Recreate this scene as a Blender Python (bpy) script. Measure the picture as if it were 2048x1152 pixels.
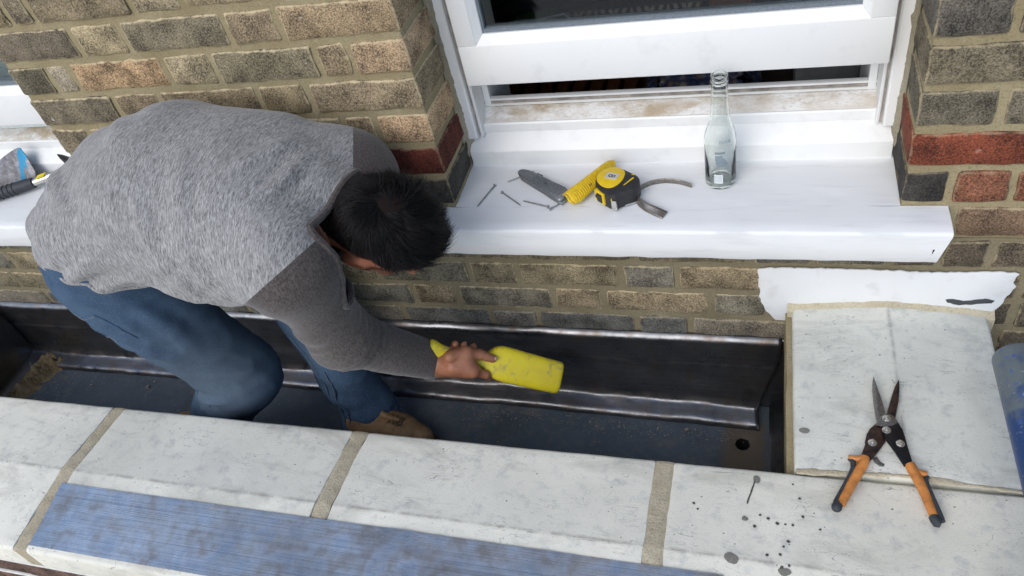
import bpy, bmesh, math, random
import numpy as np
from mathutils import Vector, Matrix

for o in list(bpy.data.objects):
    bpy.data.objects.remove(o, do_unlink=True)
SC = bpy.context.scene
COL = SC.collection

# ---------------------------------------------------------------- camera
cam_data = bpy.data.cameras.new('camera')
cam = bpy.data.objects.new('camera', cam_data)
COL.objects.link(cam)
cam_data.sensor_width = 36.0
cam_data.lens = 1521.77 / 2048 * 36.0
cam_data.clip_start = 0.02
cam_data.clip_end = 500
CAM_R = np.array([[0.95185, -0.0299, -0.3051], [0.23563, 0.70802, 0.66572], [-0.19611, 0.70556, -0.68097]])
cam.matrix_world = Matrix(((0.95185, -0.0299, 0.3051, 0.5888),
                           (0.23563, 0.70802, -0.66572, -1.1235),
                           (-0.19611, 0.70556, 0.68097, 0.9184),
                           (0, 0, 0, 1)))
SC.camera = cam

# ---------------------------------------------------------------- sky, sun, exposure
SUN_EL, SUN_AZ = 40.0, 200.0     # degrees; azimuth measured from +Y clockwise
world = bpy.data.worlds.new('World')
SC.world = world
world.use_nodes = True
wn = world.node_tree
wn.nodes.clear()
w_out = wn.nodes.new('ShaderNodeOutputWorld')
w_bg = wn.nodes.new('ShaderNodeBackground')
w_sky = wn.nodes.new('ShaderNodeTexSky')
w_sky.sky_type = 'NISHITA'
w_sky.sun_disc = False
w_sky.sun_elevation = math.radians(SUN_EL)
w_sky.sun_rotation = math.radians(SUN_AZ)
w_sky.air_density = 1.0
w_sky.dust_density = 1.2
w_sky.ozone_density = 1.0
w_bg.inputs['Strength'].default_value = 0.15
wn.links.new(w_sky.outputs[0], w_bg.inputs[0])
wn.links.new(w_bg.outputs[0], w_out.inputs[0])
sun_data = bpy.data.lights.new('sun', 'SUN')
sun_data.energy = 1.15
sun_data.angle = math.radians(50)
sun_data.color = (1.0, 0.97, 0.91)
sun = bpy.data.objects.new('sun', sun_data)
COL.objects.link(sun)
_az, _el = math.radians(SUN_AZ), math.radians(SUN_EL)
_to_sun = Vector((math.sin(_az) * math.cos(_el), math.cos(_az) * math.cos(_el), math.sin(_el)))
sun.rotation_euler = _to_sun.to_track_quat('Z', 'Y').to_euler()
SC.view_settings.view_transform = 'Standard'
SC.view_settings.look = 'None'
SC.view_settings.gamma = 1.0
SC.view_settings.use_curve_mapping = False
SC.view_settings.exposure = 0.42

# ================================================================ helpers
RNG = random.Random(7)
ORG = {}


def tag(o, label=None, cat=None, group=None, kind=None):
    if label: o['label'] = label
    if cat: o['category'] = cat
    if group: o['group'] = group
    if kind: o['kind'] = kind
    return o


def thing(name, loc, label, cat, group=None):
    o = bpy.data.objects.new(name, None)
    o.empty_display_size = 0.05
    COL.objects.link(o)
    o.location = loc
    ORG[o] = np.array(loc, float)
    return tag(o, label, cat, group)


def mk(name, verts, faces, mat, parent=None, smooth=True, origin=None, attrs=None, auto=None):
    """one mesh object from world-space vertices; its origin sits at its parent's (or its own base)"""
    v = np.asarray(verts, float)
    if parent is not None:
        base = ORG[parent]
    elif origin is not None:
        base = np.array(origin, float)
    else:
        base = np.array([(v[:, 0].min() + v[:, 0].max()) / 2, (v[:, 1].min() + v[:, 1].max()) / 2, v[:, 2].min()])
    own = base if origin is None else np.array(origin, float)
    me = bpy.data.meshes.new(name)
    me.from_pydata((v - own).tolist(), [], [tuple(int(i) for i in f) for f in faces])
    mats = mat if isinstance(mat, (list, tuple)) else [mat]
    for m in mats:
        me.materials.append(m)
    if attrs:
        for an, av in attrs.items():
            a = me.attributes.new(an, 'FLOAT', 'POINT')
            a.data.foreach_set('value', np.asarray(av, np.float32))
    me.update()
    if smooth:
        me.polygons.foreach_set('use_smooth', [True] * len(me.polygons))
        if auto:
            me.set_sharp_from_angle(angle=math.radians(auto))
    o = bpy.data.objects.new(name, me)
    COL.objects.link(o)
    o.location = own - base if parent is not None else own
    if parent is not None:
        o.parent = parent
    ORG[o] = own
    return o


class G:
    """collects geometry for one mesh"""
    def __init__(s):
        s.v = []; s.f = []; s.m = []

    def add(s, v, f, mi=0):
        b = len(s.v)
        s.v.extend([tuple(p) for p in v])
        s.f.extend([tuple(b + i for i in q) for q in f])
        s.m.extend([mi] * len(f))
        return s

    def obj(s, name, mat, parent=None, smooth=True, auto=40, **k):
        o = mk(name, s.v, s.f, mat, parent, smooth, auto=auto, **k)
        if isinstance(mat, (list, tuple)) and len(mat) > 1:
            o.data.polygons.foreach_set('material_index', s.m)
        return o


def hash3(i, j, k, seed=0):
    n = (i * 73856093) ^ (j * 19349663) ^ (k * 83492791) ^ (seed * 2654435761 & 0x7fffffff)
    n = (n ^ (n >> 13)) * 1274126177 & 0x7fffffff
    n = (n ^ (n >> 16)) & 0xffff
    return n / 65535.0 * 2 - 1


def vnoise(P, seed=0):
    P = np.asarray(P, float)
    I = np.floor(P).astype(np.int64)
    F = P - I
    U = F * F * (3 - 2 * F)
    r = 0
    for a in (0, 1):
        wa = U[:, 0] if a else 1 - U[:, 0]
        for b in (0, 1):
            wb = U[:, 1] if b else 1 - U[:, 1]
            for c in (0, 1):
                wc = U[:, 2] if c else 1 - U[:, 2]
                r = r + wa * wb * wc * hash3(I[:, 0] + a, I[:, 1] + b, I[:, 2] + c, seed)
    return r


def fbm(P, seed=0, octs=3):
    P = np.asarray(P, float); r = 0; a = 1.0; t = 0
    for o in range(octs):
        r = r + a * vnoise(P * (2 ** o), seed + o); t += a; a *= .5
    return r / t


def grid_box(w, d, h, nx, ny, nz, r):
    """closed rounded box centred on 0: returns verts (N,3), quads, edge weight"""
    idx = {}; V = []; Fc = []
    def vid(i, j, k):
        key = (i, j, k)
        if key not in idx:
            idx[key] = len(V)
            V.append((i / nx - .5, j / ny - .5, k / nz - .5))
        return idx[key]
    for i in range(nx):
        for k in range(nz):
            Fc.append((vid(i, 0, k), vid(i + 1, 0, k), vid(i + 1, 0, k + 1), vid(i, 0, k + 1)))
            Fc.append((vid(i, ny, k), vid(i, ny, k + 1), vid(i + 1, ny, k + 1), vid(i + 1, ny, k)))
    for i in range(nx):
        for j in range(ny):
            Fc.append((vid(i, j, 0), vid(i, j + 1, 0), vid(i + 1, j + 1, 0), vid(i + 1, j, 0)))
            Fc.append((vid(i, j, nz), vid(i + 1, j, nz), vid(i + 1, j + 1, nz), vid(i, j + 1, nz)))
    for j in range(ny):
        for k in range(nz):
            Fc.append((vid(0, j, k), vid(0, j, k + 1), vid(0, j + 1, k + 1), vid(0, j + 1, k)))
            Fc.append((vid(nx, j, k), vid(nx, j + 1, k), vid(nx, j + 1, k + 1), vid(nx, j, k + 1)))
    V = np.array(V)
    # crowd the outer rows of vertices towards the edges so that the rounding is crisp
    S = np.array([w, d, h])
    N = np.array([nx, ny, nz])
    P = V * S
    for ax in range(3):
        if N[ax] >= 3:
            t = V[:, ax] + .5
            lo = np.isclose(t, 1 / N[ax]); hi = np.isclose(t, 1 - 1 / N[ax])
            P[lo, ax] = -S[ax] / 2 + r * .9
            P[hi, ax] = S[ax] / 2 - r * .9
    inner = np.clip(P, -S / 2 + r, S / 2 - r)
    D = P - inner
    L = np.linalg.norm(D, axis=1)
    ok = L > 1e-9
    P[ok] = inner[ok] + D[ok] / L[ok, None] * r
    ex = np.sort(S / 2 - np.abs(P), axis=1)[:, 1]      # distance to the nearest arris
    return P, Fc, ex


def box(g, x0, x1, y0, y1, z0, z1, r=0.0, mi=0, n=3):
    if r <= 0:
        v = [(x0, y0, z0), (x1, y0, z0), (x1, y1, z0), (x0, y1, z0), (x0, y0, z1), (x1, y0, z1), (x1, y1, z1), (x0, y1, z1)]
        f = [(3, 2, 1, 0), (4, 5, 6, 7), (0, 1, 5, 4), (1, 2, 6, 5), (2, 3, 7, 6), (3, 0, 4, 7)]
        g.add(v, f, mi)
    else:
        P, F, e = grid_box(x1 - x0, y1 - y0, z1 - z0, n, n, n, r)
        g.add(P + np.array([(x0 + x1) / 2, (y0 + y1) / 2, (z0 + z1) / 2]), F, mi)
    return g


def prism(g, poly, z0, z1, bev=0.0, mi=0, frame=None):
    """extrude a closed 2-D polygon (ccw) between z0 and z1 with a small bevel; frame maps (x,y,z)->world"""
    poly = np.asarray(poly, float)
    n = len(poly)
    def inset(p, d):
        a = np.roll(p, 1, 0); b = np.roll(p, -1, 0)
        t1 = p - a; t1 /= np.linalg.norm(t1, axis=1)[:, None] + 1e-12
        t2 = b - p; t2 /= np.linalg.norm(t2, axis=1)[:, None] + 1e-12
        n1 = np.stack([-t1[:, 1], t1[:, 0]], 1); n2 = np.stack([-t2[:, 1], t2[:, 0]], 1)
        m = n1 + n2
        m /= np.maximum((m * n1).sum(1), .35)[:, None]
        return p + m * d
    rings = []
    if bev > 0:
        q = inset(poly, bev)
        q2 = inset(poly, bev * .3)
        rings = [(q, z0), (q2, z0 + bev * .3), (poly, z0 + bev), (poly, z1 - bev), (q2, z1 - bev * .3), (q, z1)]
    else:
        rings = [(poly, z0), (poly, z1)]
    V = []
    for p, z in rings:
        V += [(a, b, z) for a, b in p]
    F = []
    for r in range(len(rings) - 1):
        for i in range(n):
            j = (i + 1) % n
            F.append((r * n + i, r * n + j, (r + 1) * n + j, (r + 1) * n + i))
    F.append(tuple(range(n - 1, -1, -1)))
    F.append(tuple((len(rings) - 1) * n + i for i in range(n)))
    V = np.array(V)
    if frame is not None:
        V = frame(V)
    g.add(V, F, mi)
    return g


def frame3(o, ex, ey, ez):
    o, ex, ey, ez = [np.array(a, float) for a in (o, ex, ey, ez)]
    return lambda V: o + V[:, 0:1] * ex + V[:, 1:2] * ey + V[:, 2:3] * ez


def unit(a):
    a = np.array(a, float)
    return a / np.linalg.norm(a)


def tube(g, pts, rad, seg=10, mi=0, cap=True, flat=None):
    """tube along pts; rad scalar or list; flat=(axis, factor) squashes the section along a world axis"""
    pts = [np.array(p, float) for p in pts]
    n = len(pts)
    rr = [rad] * n if np.isscalar(rad) else rad
    V = []
    up = None
    for i, p in enumerate(pts):
        t = unit(pts[min(i + 1, n - 1)] - pts[max(i - 1, 0)])
        if up is None:
            up = np.array([0, 0, 1.0]) if abs(t[2]) < .9 else np.array([1.0, 0, 0])
        a = unit(np.cross(t, up)); b = np.cross(a, t); up = b
        for s in range(seg):
            an = 2 * math.pi * s / seg
            V.append(p + rr[i] * (math.cos(an) * a + math.sin(an) * b))
    F = []
    for i in range(n - 1):
        for s in range(seg):
            s2 = (s + 1) % seg
            F.append((i * seg + s, i * seg + s2, (i + 1) * seg + s2, (i + 1) * seg + s))
    if cap:
        F.append(tuple(range(seg - 1, -1, -1)))
        F.append(tuple((n - 1) * seg + s for s in range(seg)))
    g.add(V, F, mi)
    return g


def lathe(g, prof, c, seg=32, mi=0, axis=None):
    """profile [(r,h)] turned about an axis through c (default +Z)"""
    ez = np.array([0, 0, 1.0]) if axis is None else unit(axis)
    ex = unit(np.cross(ez, [0.3, 1, 0.2])); ey = np.cross(ez, ex)
    c = np.array(c, float)
    V = []; F = []
    n = len(prof)
    for r, h in prof:
        for s in range(seg):
            a = 2 * math.pi * s / seg
            V.append(c + ez * h + max(r, 1e-5) * (math.cos(a) * ex + math.sin(a) * ey))
    for i in range(n - 1):
        for s in range(seg):
            s2 = (s + 1) % seg
            F.append((i * seg + s, i * seg + s2, (i + 1) * seg + s2, (i + 1) * seg + s))
    g.add(V, F, mi)
    return g


def sheet(nu, nv, fn):
    """grid of points fn(u,v) (arrays in [0,1]) -> verts, quads"""
    u, v = np.meshgrid(np.linspace(0, 1, nu + 1), np.linspace(0, 1, nv + 1), indexing='ij')
    P = fn(u.ravel(), v.ravel())
    F = []
    for i in range(nu):
        for j in range(nv):
            a = i * (nv + 1) + j
            F.append((a, a + nv + 1, a + nv + 2, a + 1))
    return P, F


def slab(g, P, F, t, n=(0, 0, 1), mi=0):
    """thin sheet with crisp edges: top, bottom and rim do not share vertices"""
    P = np.asarray(P, float); Q = P - np.array(n) * t
    g.add(P, F, mi); g.add(Q, [tuple(reversed(f)) for f in F], mi)
    cnt = {}
    for f in F:
        for a, b in zip(f, f[1:] + f[:1]): cnt[(a, b)] = cnt.get((a, b), 0) + 1
    for (a, b) in list(cnt):
        if (b, a) not in cnt: g.add([P[a], Q[a], Q[b], P[b]], [(0, 1, 2, 3)], mi)
    return g


# ---------------------------------------------------------------- node helpers
def M(name):
    m = bpy.data.materials.new(name)
    m.use_nodes = True
    nt = m.node_tree
    nt.nodes.clear()
    out = nt.nodes.new('ShaderNodeOutputMaterial')
    b = nt.nodes.new('ShaderNodeBsdfPrincipled')
    nt.links.new(b.outputs[0], out.inputs[0])
    return m, nt, b


def setin(nt, node, key, val):
    s = node.inputs[key]
    if isinstance(val, bpy.types.NodeSocket):
        nt.links.new(val, s)
    elif isinstance(val, (tuple, list)) and s.type == 'RGBA' and len(val) == 3:
        s.default_value = (*val, 1)
    else:
        s.default_value = val


def nd(nt, typ, ins=None, out=0, **props):
    n = nt.nodes.new('ShaderNode' + typ)
    for k, v in props.items():
        setattr(n, k, v)
    for k, v in (ins or {}).items():
        setin(nt, n, k, v)
    return n.outputs[out]


def coord(nt, kind='Object', scale=(1, 1, 1), loc=None, rot=(0, 0, 0)):
    n = nt.nodes.new('ShaderNodeTexCoord')
    if kind != 'World':
        s = n.outputs[kind]
    else:
        s = nt.nodes.new('ShaderNodeNewGeometry').outputs['Position']
    mp = nt.nodes.new('ShaderNodeMapping')
    nt.links.new(s, mp.inputs[0])
    mp.inputs['Scale'].default_value = scale
    mp.inputs['Rotation'].default_value = rot
    if loc is not None:
        setin(nt, mp, 'Location', loc)
    return mp.outputs[0]


def noise(nt, vec, scale, detail=3, rough=.55, dist=0.0):
    return nd(nt, 'TexNoise', {'Vector': vec, 'Scale': scale, 'Detail': detail, 'Roughness': rough, 'Distortion': dist})


def ramp(nt, fac, *stops):
    n = nt.nodes.new('ShaderNodeValToRGB')
    nt.links.new(fac, n.inputs[0])
    el = n.color_ramp.elements
    while len(el) < len(stops):
        el.new(.5)
    for e, (p, c) in zip(el, stops):
        e.position = p
        e.color = (c, c, c, 1) if np.isscalar(c) else (*c, 1)
    return n.outputs[0]


def mix(nt, fac, a, b, mode='MIX'):
    n = nt.nodes.new('ShaderNodeMix')
    n.data_type = 'RGBA'
    n.blend_type = mode
    for key, val in ((0, fac), (6, a), (7, b)):
        s = n.inputs[key]
        if isinstance(val, bpy.types.NodeSocket):
            nt.links.new(val, s)
        elif key == 0:
            s.default_value = val
        else:
            s.default_value = (*val, 1) if len(val) == 3 else val
    return n.outputs[2]


def math_(nt, op, a, b=None, c=None):
    n = nt.nodes.new('ShaderNodeMath')
    n.operation = op
    for i, v in enumerate((a, b, c)):
        if v is None: continue
        if isinstance(v, bpy.types.NodeSocket): nt.links.new(v, n.inputs[i])
        else: n.inputs[i].default_value = v
    return n.outputs[0]


def bump(nt, b, height, strength=.3, dist=.002):
    n = nt.nodes.new('ShaderNodeBump')
    n.inputs['Strength'].default_value = strength
    n.inputs['Distance'].default_value = dist
    nt.links.new(height, n.inputs['Height'])
    nt.links.new(n.outputs[0], b.inputs['Normal'])
    return n


def simple(name, col, rough=.5, metal=0.0, var=.12, scale=60, bstr=.1, bdist=.0005, spec=.5, vec='Object'):
    m, nt, b = M(name)
    c = coord(nt, vec)
    n1 = noise(nt, c, scale, 4)
    dark = tuple(x * (1 - var) for x in col); light = tuple(min(1, x * (1 + var)) for x in col)
    setin(nt, b, 'Base Color', mix(nt, ramp(nt, n1, (.3, 0.), (.7, 1.)), dark, light))
    setin(nt, b, 'Roughness', rough); setin(nt, b, 'Metallic', metal)
    b.inputs['Specular IOR Level'].default_value = spec
    if bstr: bump(nt, b, n1, bstr, bdist)
    return m

# ================================================================ materials of the setting
def brick_material():
    m, nt, b = M('stock_brick')
    oi = nt.nodes.new('ShaderNodeObjectInfo')
    c = coord(nt, 'Object', loc=oi.outputs['Location'])
    blot = noise(nt, c, 16, 4, .6)
    fine = noise(nt, c, 290, 3, .8)
    grit = noise(nt, c, 480, 2, .6)
    edge = nt.nodes.new('ShaderNodeAttribute'); edge.attribute_name = 'edge'
    col = oi.outputs['Color']
    dark = mix(nt, 1.0, col, (.34, .335, .33), 'MULTIPLY')
    lite = mix(nt, 1.0, col, (2.35, 2.3, 2.2), 'MULTIPLY')
    k = math_(nt, 'ADD', math_(nt, 'MULTIPLY', fine, .75), math_(nt, 'MULTIPLY', blot, .5))
    base = mix(nt, ramp(nt, k, (.5, 0.), (.76, 1.)), dark, lite)
    base = mix(nt, ramp(nt, grit, (.36, .75), (.46, 0.)), base, (.035, .032, .03))
    # pale worn arrises
    w = math_(nt, 'ADD', edge.outputs['Fac'], math_(nt, 'MULTIPLY', math_(nt, 'SUBTRACT', noise(nt, c, 60, 3), .5), 1.1))
    wear = math_(nt, 'MULTIPLY', ramp(nt, w, (.50, 0.), (.85, 1.)), oi.outputs['Alpha'])
    base = mix(nt, wear, base, (.55, .45, .28))
    # white drips of paint / lime
    sp = noise(nt, c, 42, 2, .4)
    base = mix(nt, math_(nt, 'MULTIPLY', ramp(nt, sp, (.76, 0.), (.79, .8)), oi.outputs['Alpha']), base, (.55, .52, .46))
    setin(nt, b, 'Base Color', base)
    setin(nt, b, 'Roughness', .88)
    b.inputs['Specular IOR Level'].default_value = .25
    h = math_(nt, 'ADD', math_(nt, 'MULTIPLY', fine, .7), math_(nt, 'MULTIPLY', blot, .6))
    bump(nt, b, h, .8, .0022)
    return m


def mortar_material(name='mortar', a=(.265, .215, .12), c2=(.37, .315, .195)):
    m, nt, b = M(name)
    c = coord(nt, 'World')
    n1 = noise(nt, c, 9, 5, .6); n2 = noise(nt, c, 260, 3, .7); n3 = noise(nt, c, 45, 4, .6)
    base = mix(nt, ramp(nt, n1, (.3, 0.), (.7, 1.)), a, c2)
    base = mix(nt, ramp(nt, n2, (.3, .55), (.5, 0.)), base, tuple(x * .45 for x in a))
    base = mix(nt, ramp(nt, n3, (.62, 0.), (.75, .5)), base, (.45, .4, .28))
    setin(nt, b, 'Base Color', base); setin(nt, b, 'Roughness', .92)
    b.inputs['Specular IOR Level'].default_value = .2
    bump(nt, b, math_(nt, 'ADD', n2, n3), .7, .0025)
    return m


def white_paint(name, base=(.80, .80, .79), grime=.5, rough=.42, streak=(1, 1, 1)):
    m, nt, b = M(name)
    c = coord(nt, 'World', streak)
    n1 = noise(nt, c, 22, 5, .6); n2 = noise(nt, c, 7, 3, .5); n3 = noise(nt, c, 150, 3, .7)
    col = mix(nt, math_(nt, 'MULTIPLY', ramp(nt, n1, (.56, 0.), (.78, 1.)), grime), base, (.50, .50, .50))
    col = mix(nt, math_(nt, 'MULTIPLY', ramp(nt, n2, (.4, 0.), (.7, .35)), grime), col, (.62, .6, .55))
    spk = math_(nt, 'MULTIPLY', ramp(nt, n3, (.745, 0.), (.78, .8)), min(1, grime * 1.6))
    col = mix(nt, spk, col, (.22, .21, .2))
    setin(nt, b, 'Base Color', col); setin(nt, b, 'Roughness', rough)
    bump(nt, b, math_(nt, 'ADD', math_(nt, 'MULTIPLY', n1, .7), n2), .18, .003)
    return m


def concrete_material():
    m, nt, b = M('cast_stone')
    oi = nt.nodes.new('ShaderNodeObjectInfo')
    c = coord(nt, 'Object', loc=oi.outputs['Location'])
    n1 = noise(nt, c, 5, 5, .62); n2 = noise(nt, c, 38, 4, .65); n3 = noise(nt, c, 330, 3, .7)
    col = mix(nt, ramp(nt, n1, (.32, 0.), (.68, 1.)), (.69, .675, .585), (.84, .81, .705))
    col = mix(nt, ramp(nt, n2, (.32, .55), (.47, 0.)), col, (.50, .505, .48))
    col = mix(nt, ramp(nt, n3, (.28, .45), (.42, 0.)), col, (.34, .345, .34))
    # air holes
    v = nt.nodes.new('ShaderNodeTexVoronoi'); v.inputs['Scale'].default_value = 42
    nt.links.new(c, v.inputs['Vector'])
    holes = math_(nt, 'MULTIPLY', math_(nt, 'LESS_THAN', v.outputs['Distance'], math_(nt, 'MULTIPLY', noise(nt, c, 13, 2), .115)), .8)
    col = mix(nt, holes, col, (.16, .155, .15))
    # scratches running roughly along the stone
    sc = nd(nt, 'TexNoise', {'Vector': coord(nt, 'Object', (5, 20, 5), rot=(0, 0, .3)), 'Scale': 2.6, 'Detail': 2, 'Roughness': .5, 'Distortion': 1.2})
    scr = math_(nt, 'MULTIPLY', ramp(nt, sc, (.494, 0.), (.5, 1.), (.506, 0.)), ramp(nt, noise(nt, c, 11, 2), (.47, 0.), (.58, .95)))
    col = mix(nt, scr, col, (.24, .24, .24))
    st = noise(nt, coord(nt, 'Object', (1.5, 4, 1.5), loc=oi.outputs['Location']), 3.1, 5, .7, .8)
    col = mix(nt, ramp(nt, st, (.52, 0.), (.72, .55)), col, (.40, .38, .32))
    rd = nt.nodes.new('ShaderNodeAttribute'); rd.attribute_name = 'ridge'
    col = mix(nt, math_(nt, 'MULTIPLY', math_(nt, 'POWER', rd.outputs['Fac'], 1.6), ramp(nt, noise(nt, c, 30, 4, .7), (.36, 0.), (.6, .75))), col, (.24, .22, .19))
    st2 = noise(nt, c, 2.3, 3, .6, 1.2)
    col = mix(nt, ramp(nt, st2, (.56, 0.), (.66, .3)), col, (.34, .33, .30))
    col = mix(nt, 1.0, col, oi.outputs['Color'], 'MULTIPLY')
    setin(nt, b, 'Base Color', col)
    setin(nt, b, 'Roughness', .8)
    b.inputs['Specular IOR Level'].default_value = .3
    h = math_(nt, 'SUBTRACT', math_(nt, 'ADD', math_(nt, 'MULTIPLY', n2, .6), math_(nt, 'MULTIPLY', n3, .5)), math_(nt, 'MULTIPLY', holes, .9))
    bump(nt, b, h, .35, .0022)
    return m


def lead_material(name, a, c2, rough=.38, brown=0.0, metal=.85, streak=(2, 60, 60), grain=.75, wave=0.0):
    m, nt, b = M(name)
    c = coord(nt, 'World')
    cs = coord(nt, 'World', streak)
    s1 = noise(nt, cs, 2.2, 5, .7); n1 = noise(nt, c, 7, 4, .6); n2 = noise(nt, c, 26, 4, .6)
    col = mix(nt, ramp(nt, n1, (.3, 0.), (.7, 1.)), a, c2)
    col = mix(nt, ramp(nt, s1, (.40, grain), (.52, 0.)), col, tuple(x * .5 for x in a))
    if brown:
        col = mix(nt, math_(nt, 'MULTIPLY', ramp(nt, n2, (.5, 0.), (.68, 1.)), brown), col, (.16, .11, .075))
    setin(nt, b, 'Base Color', col)
    setin(nt, b, 'Metallic', metal)
    setin(nt, b, 'Roughness', math_(nt, 'ADD', math_(nt, 'MULTIPLY', ramp(nt, n2, (.3, 0.), (.7, 1.)), .22), rough - .1))
    hgt = math_(nt, 'ADD', math_(nt, 'MULTIPLY', n2, 1.0), math_(nt, 'MULTIPLY', s1, .25 * grain))
    if wave: hgt = math_(nt, 'ADD', hgt, math_(nt, 'MULTIPLY', noise(nt, coord(nt, 'World', (1.6, 1, 1)), 9, 2, .5), wave))
    bump(nt, b, hgt, .22, .004)
    return m


MB = brick_material()
MMORT = mortar_material()
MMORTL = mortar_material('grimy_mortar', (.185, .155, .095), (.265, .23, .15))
MMORT2 = mortar_material('pale_mortar', (.42, .36, .25), (.56, .50, .37))
MSILL = white_paint('sill_paint', (.77, .78, .785), .45, .5, (.3, 2.2, 2.2))
MUPVC = white_paint('white_plastic', (.785, .79, .785), .3, .38)
MSTONE = concrete_material()
MLEAD = lead_material('new_lead', (.60, .60, .605), (.95, .94, .92), .30, .45, .97, streak=(.5, 430, 430), grain=.6, wave=9.0)
MLEADD = lead_material('dark_lead', (.15, .155, .165), (.26, .262, .275), .34, .55, .93, grain=.25, wave=2.0)


def dirty_ledge():
    m, nt, b = M('dirty_white_plastic')
    c = coord(nt, 'World', (1, 3, 1))
    n1 = noise(nt, c, 14, 5, .65); n2 = noise(nt, c, 120, 4, .7); n3 = noise(nt, c, 3, 3)
    col = mix(nt, ramp(nt, n1, (.4, 0.), (.62, 1.)), (.74, .735, .72), (.42, .33, .22))
    col = mix(nt, ramp(nt, n2, (.3, .8), (.47, 0.)), col, (.24, .2, .16))
    col = mix(nt, ramp(nt, n3, (.45, 0.), (.6, .6)), col, (.72, .71, .69))
    setin(nt, b, 'Base Color', col); setin(nt, b, 'Roughness', .6)
    bump(nt, b, n2, .3, .001)
    return m


MDIRTY = dirty_ledge()
MGASK = simple('grey_rubber', (.16, .19, .22), .6, var=.2, scale=300)
MGROOVE = simple('brown_groove', (.30, .27, .24), .7, var=.4, scale=40)  # mottled brown-grey for the strips set in the frame grooves


def glass_material(name, tint=(1, 1, 1), gloss=.06, edge=.6):
    m = bpy.data.materials.new(name); m.use_nodes = True
    nt = m.node_tree; nt.nodes.clear()
    out = nt.nodes.new('ShaderNodeOutputMaterial')
    tr = nd(nt, 'BsdfTransparent', {'Color': (*tint, 1)})
    gl = nd(nt, 'BsdfGlossy', {'Color': (1, 1, 1, 1), 'Roughness': .015})
    lw = nt.nodes.new('ShaderNodeLayerWeight'); lw.inputs['Blend'].default_value = .32
    f = math_(nt, 'ADD', math_(nt, 'MULTIPLY', lw.outputs['Fresnel'], edge), gloss * .4)
    mx = nt.nodes.new('ShaderNodeMixShader')
    nt.links.new(f, mx.inputs[0]); nt.links.new(tr, mx.inputs[1]); nt.links.new(gl, mx.inputs[2])
    nt.links.new(mx.outputs[0], out.inputs[0])
    return m


MGLASS = glass_material('window_glass', (.86, .9, .9), .10, .8)

# ================================================================ brick wall
wall = thing('brick_wall', (0, 0, -.75), 'yellow stock brick house wall around the white windows, sooty in places', 'wall')
BUFF = [(.27, .215, .135), (.235, .19, .125), (.30, .235, .16), (.20, .165, .11), (.25, .2, .14), (.165, .14, .1)]
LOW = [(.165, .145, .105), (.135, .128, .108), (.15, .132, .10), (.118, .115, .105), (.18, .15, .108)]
SOOT = [(.15, .13, .1), (.11, .10, .085), (.17, .145, .11)]


def brick(x0, x1, k, col, y0=0.0, depth=.102, parent=wall, bed=.0122, perp=.0112, wear=1.0, z0=None, proud=None):
    zb = (k * .075 if z0 is None else z0) + bed / 2; zt = (k * .075 if z0 is None else z0) + .075 - bed / 2
    a, b_ = x0 + perp / 2, x1 - perp / 2
    if parent is wall and k >= 0:
        if abs(x1) < 1e-6: b_ = .0012
        if abs(x0 - .82) < 1e-6: a = .8188
        if abs(x0 + .905) < 1e-6: a = -.9062
    if b_ - a < .015: return
    w, h = b_ - a, zt - zb
    nx = max(4, int(w / .016)); nz = 5
    P, F, ex = grid_box(w, depth, h, nx, 4, nz, .0065)
    sd = RNG.randrange(10000)
    off = np.array([sd * .37, sd * .11, sd * .73])
    d = np.stack([fbm(P * 38 + off, sd), fbm(P * 38 + off, sd + 50), fbm(P * 38 + off, sd + 90)], 1)
    d2 = np.stack([vnoise(P * 130 + off, sd), vnoise(P * 130 + off, sd + 7), vnoise(P * 130 + off, sd + 3)], 1)
    P = P + d * np.array([.0040, .0020, .0034]) + d2 * .0014
    pr = RNG.uniform(-.0015, .0015) if proud is None else proud
    cx = np.array([(a + b_) / 2, y0 + depth / 2 + pr, (zb + zt) / 2])
    e = np.clip(1 - ex / .009, 0, 1)
    o = mk('brick', P + cx, F, MB, parent, True, origin=cx, attrs={'edge': e})
    j = RNG.uniform(.85, 1.15)
    wm = WARM if parent is wall else (1, 1, 1)
    o.color = (col[0] * j * wm[0], col[1] * j * wm[1], col[2] * j * wm[2], wear)
    return o


def course(joints, k, cols, **kw):
    for a, b_ in zip(joints[:-1], joints[1:]):
        c = cols if isinstance(cols, tuple) else RNG.choice(cols)
        dep = .137 if (abs(b_) < 1e-6 or abs(a - .82) < 1e-6 or abs(a + .905) < 1e-6) else .102
        brick(a, b_, k, c, depth=dep, **kw)


EV = [-.905, -.808, -.748, -.516, -.402, -.18, -.111, 0]
OD = [-.905, -.688, -.57, -.337, -.227, 0]
WARM = np.array((1.04, 1.0, .90))
PIERCOL = {
    6: [(.2, .165, .11), (.15, .13, .1), (.19, .16, .115), (.22, .19, .14), (.2, .17, .12), (.21, .175, .12), (.22, .18, .13)],
    5: [(.12, .105, .085), (.25, .215, .15), (.145, .13, .10), (.22, .18, .13), (.25, .195, .135)],
    4: [(.12, .11, .085), (.26, .23, .19), (.28, .2, .13), (.29, .25, .18), (.15, .135, .1), (.23, .185, .13), (.32, .24, .17)],
    3: [(.13, .115, .09), (.17, .14, .1), (.2, .165, .115), (.15, .125, .085), (.2, .165, .12)],
    2: [(.15, .13, .1), (.2, .17, .12), (.2, .17, .12), (.2, .17, .12), (.2, .17, .12), (.2, .16, .11), (.3, .22, .15)],
}
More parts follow.
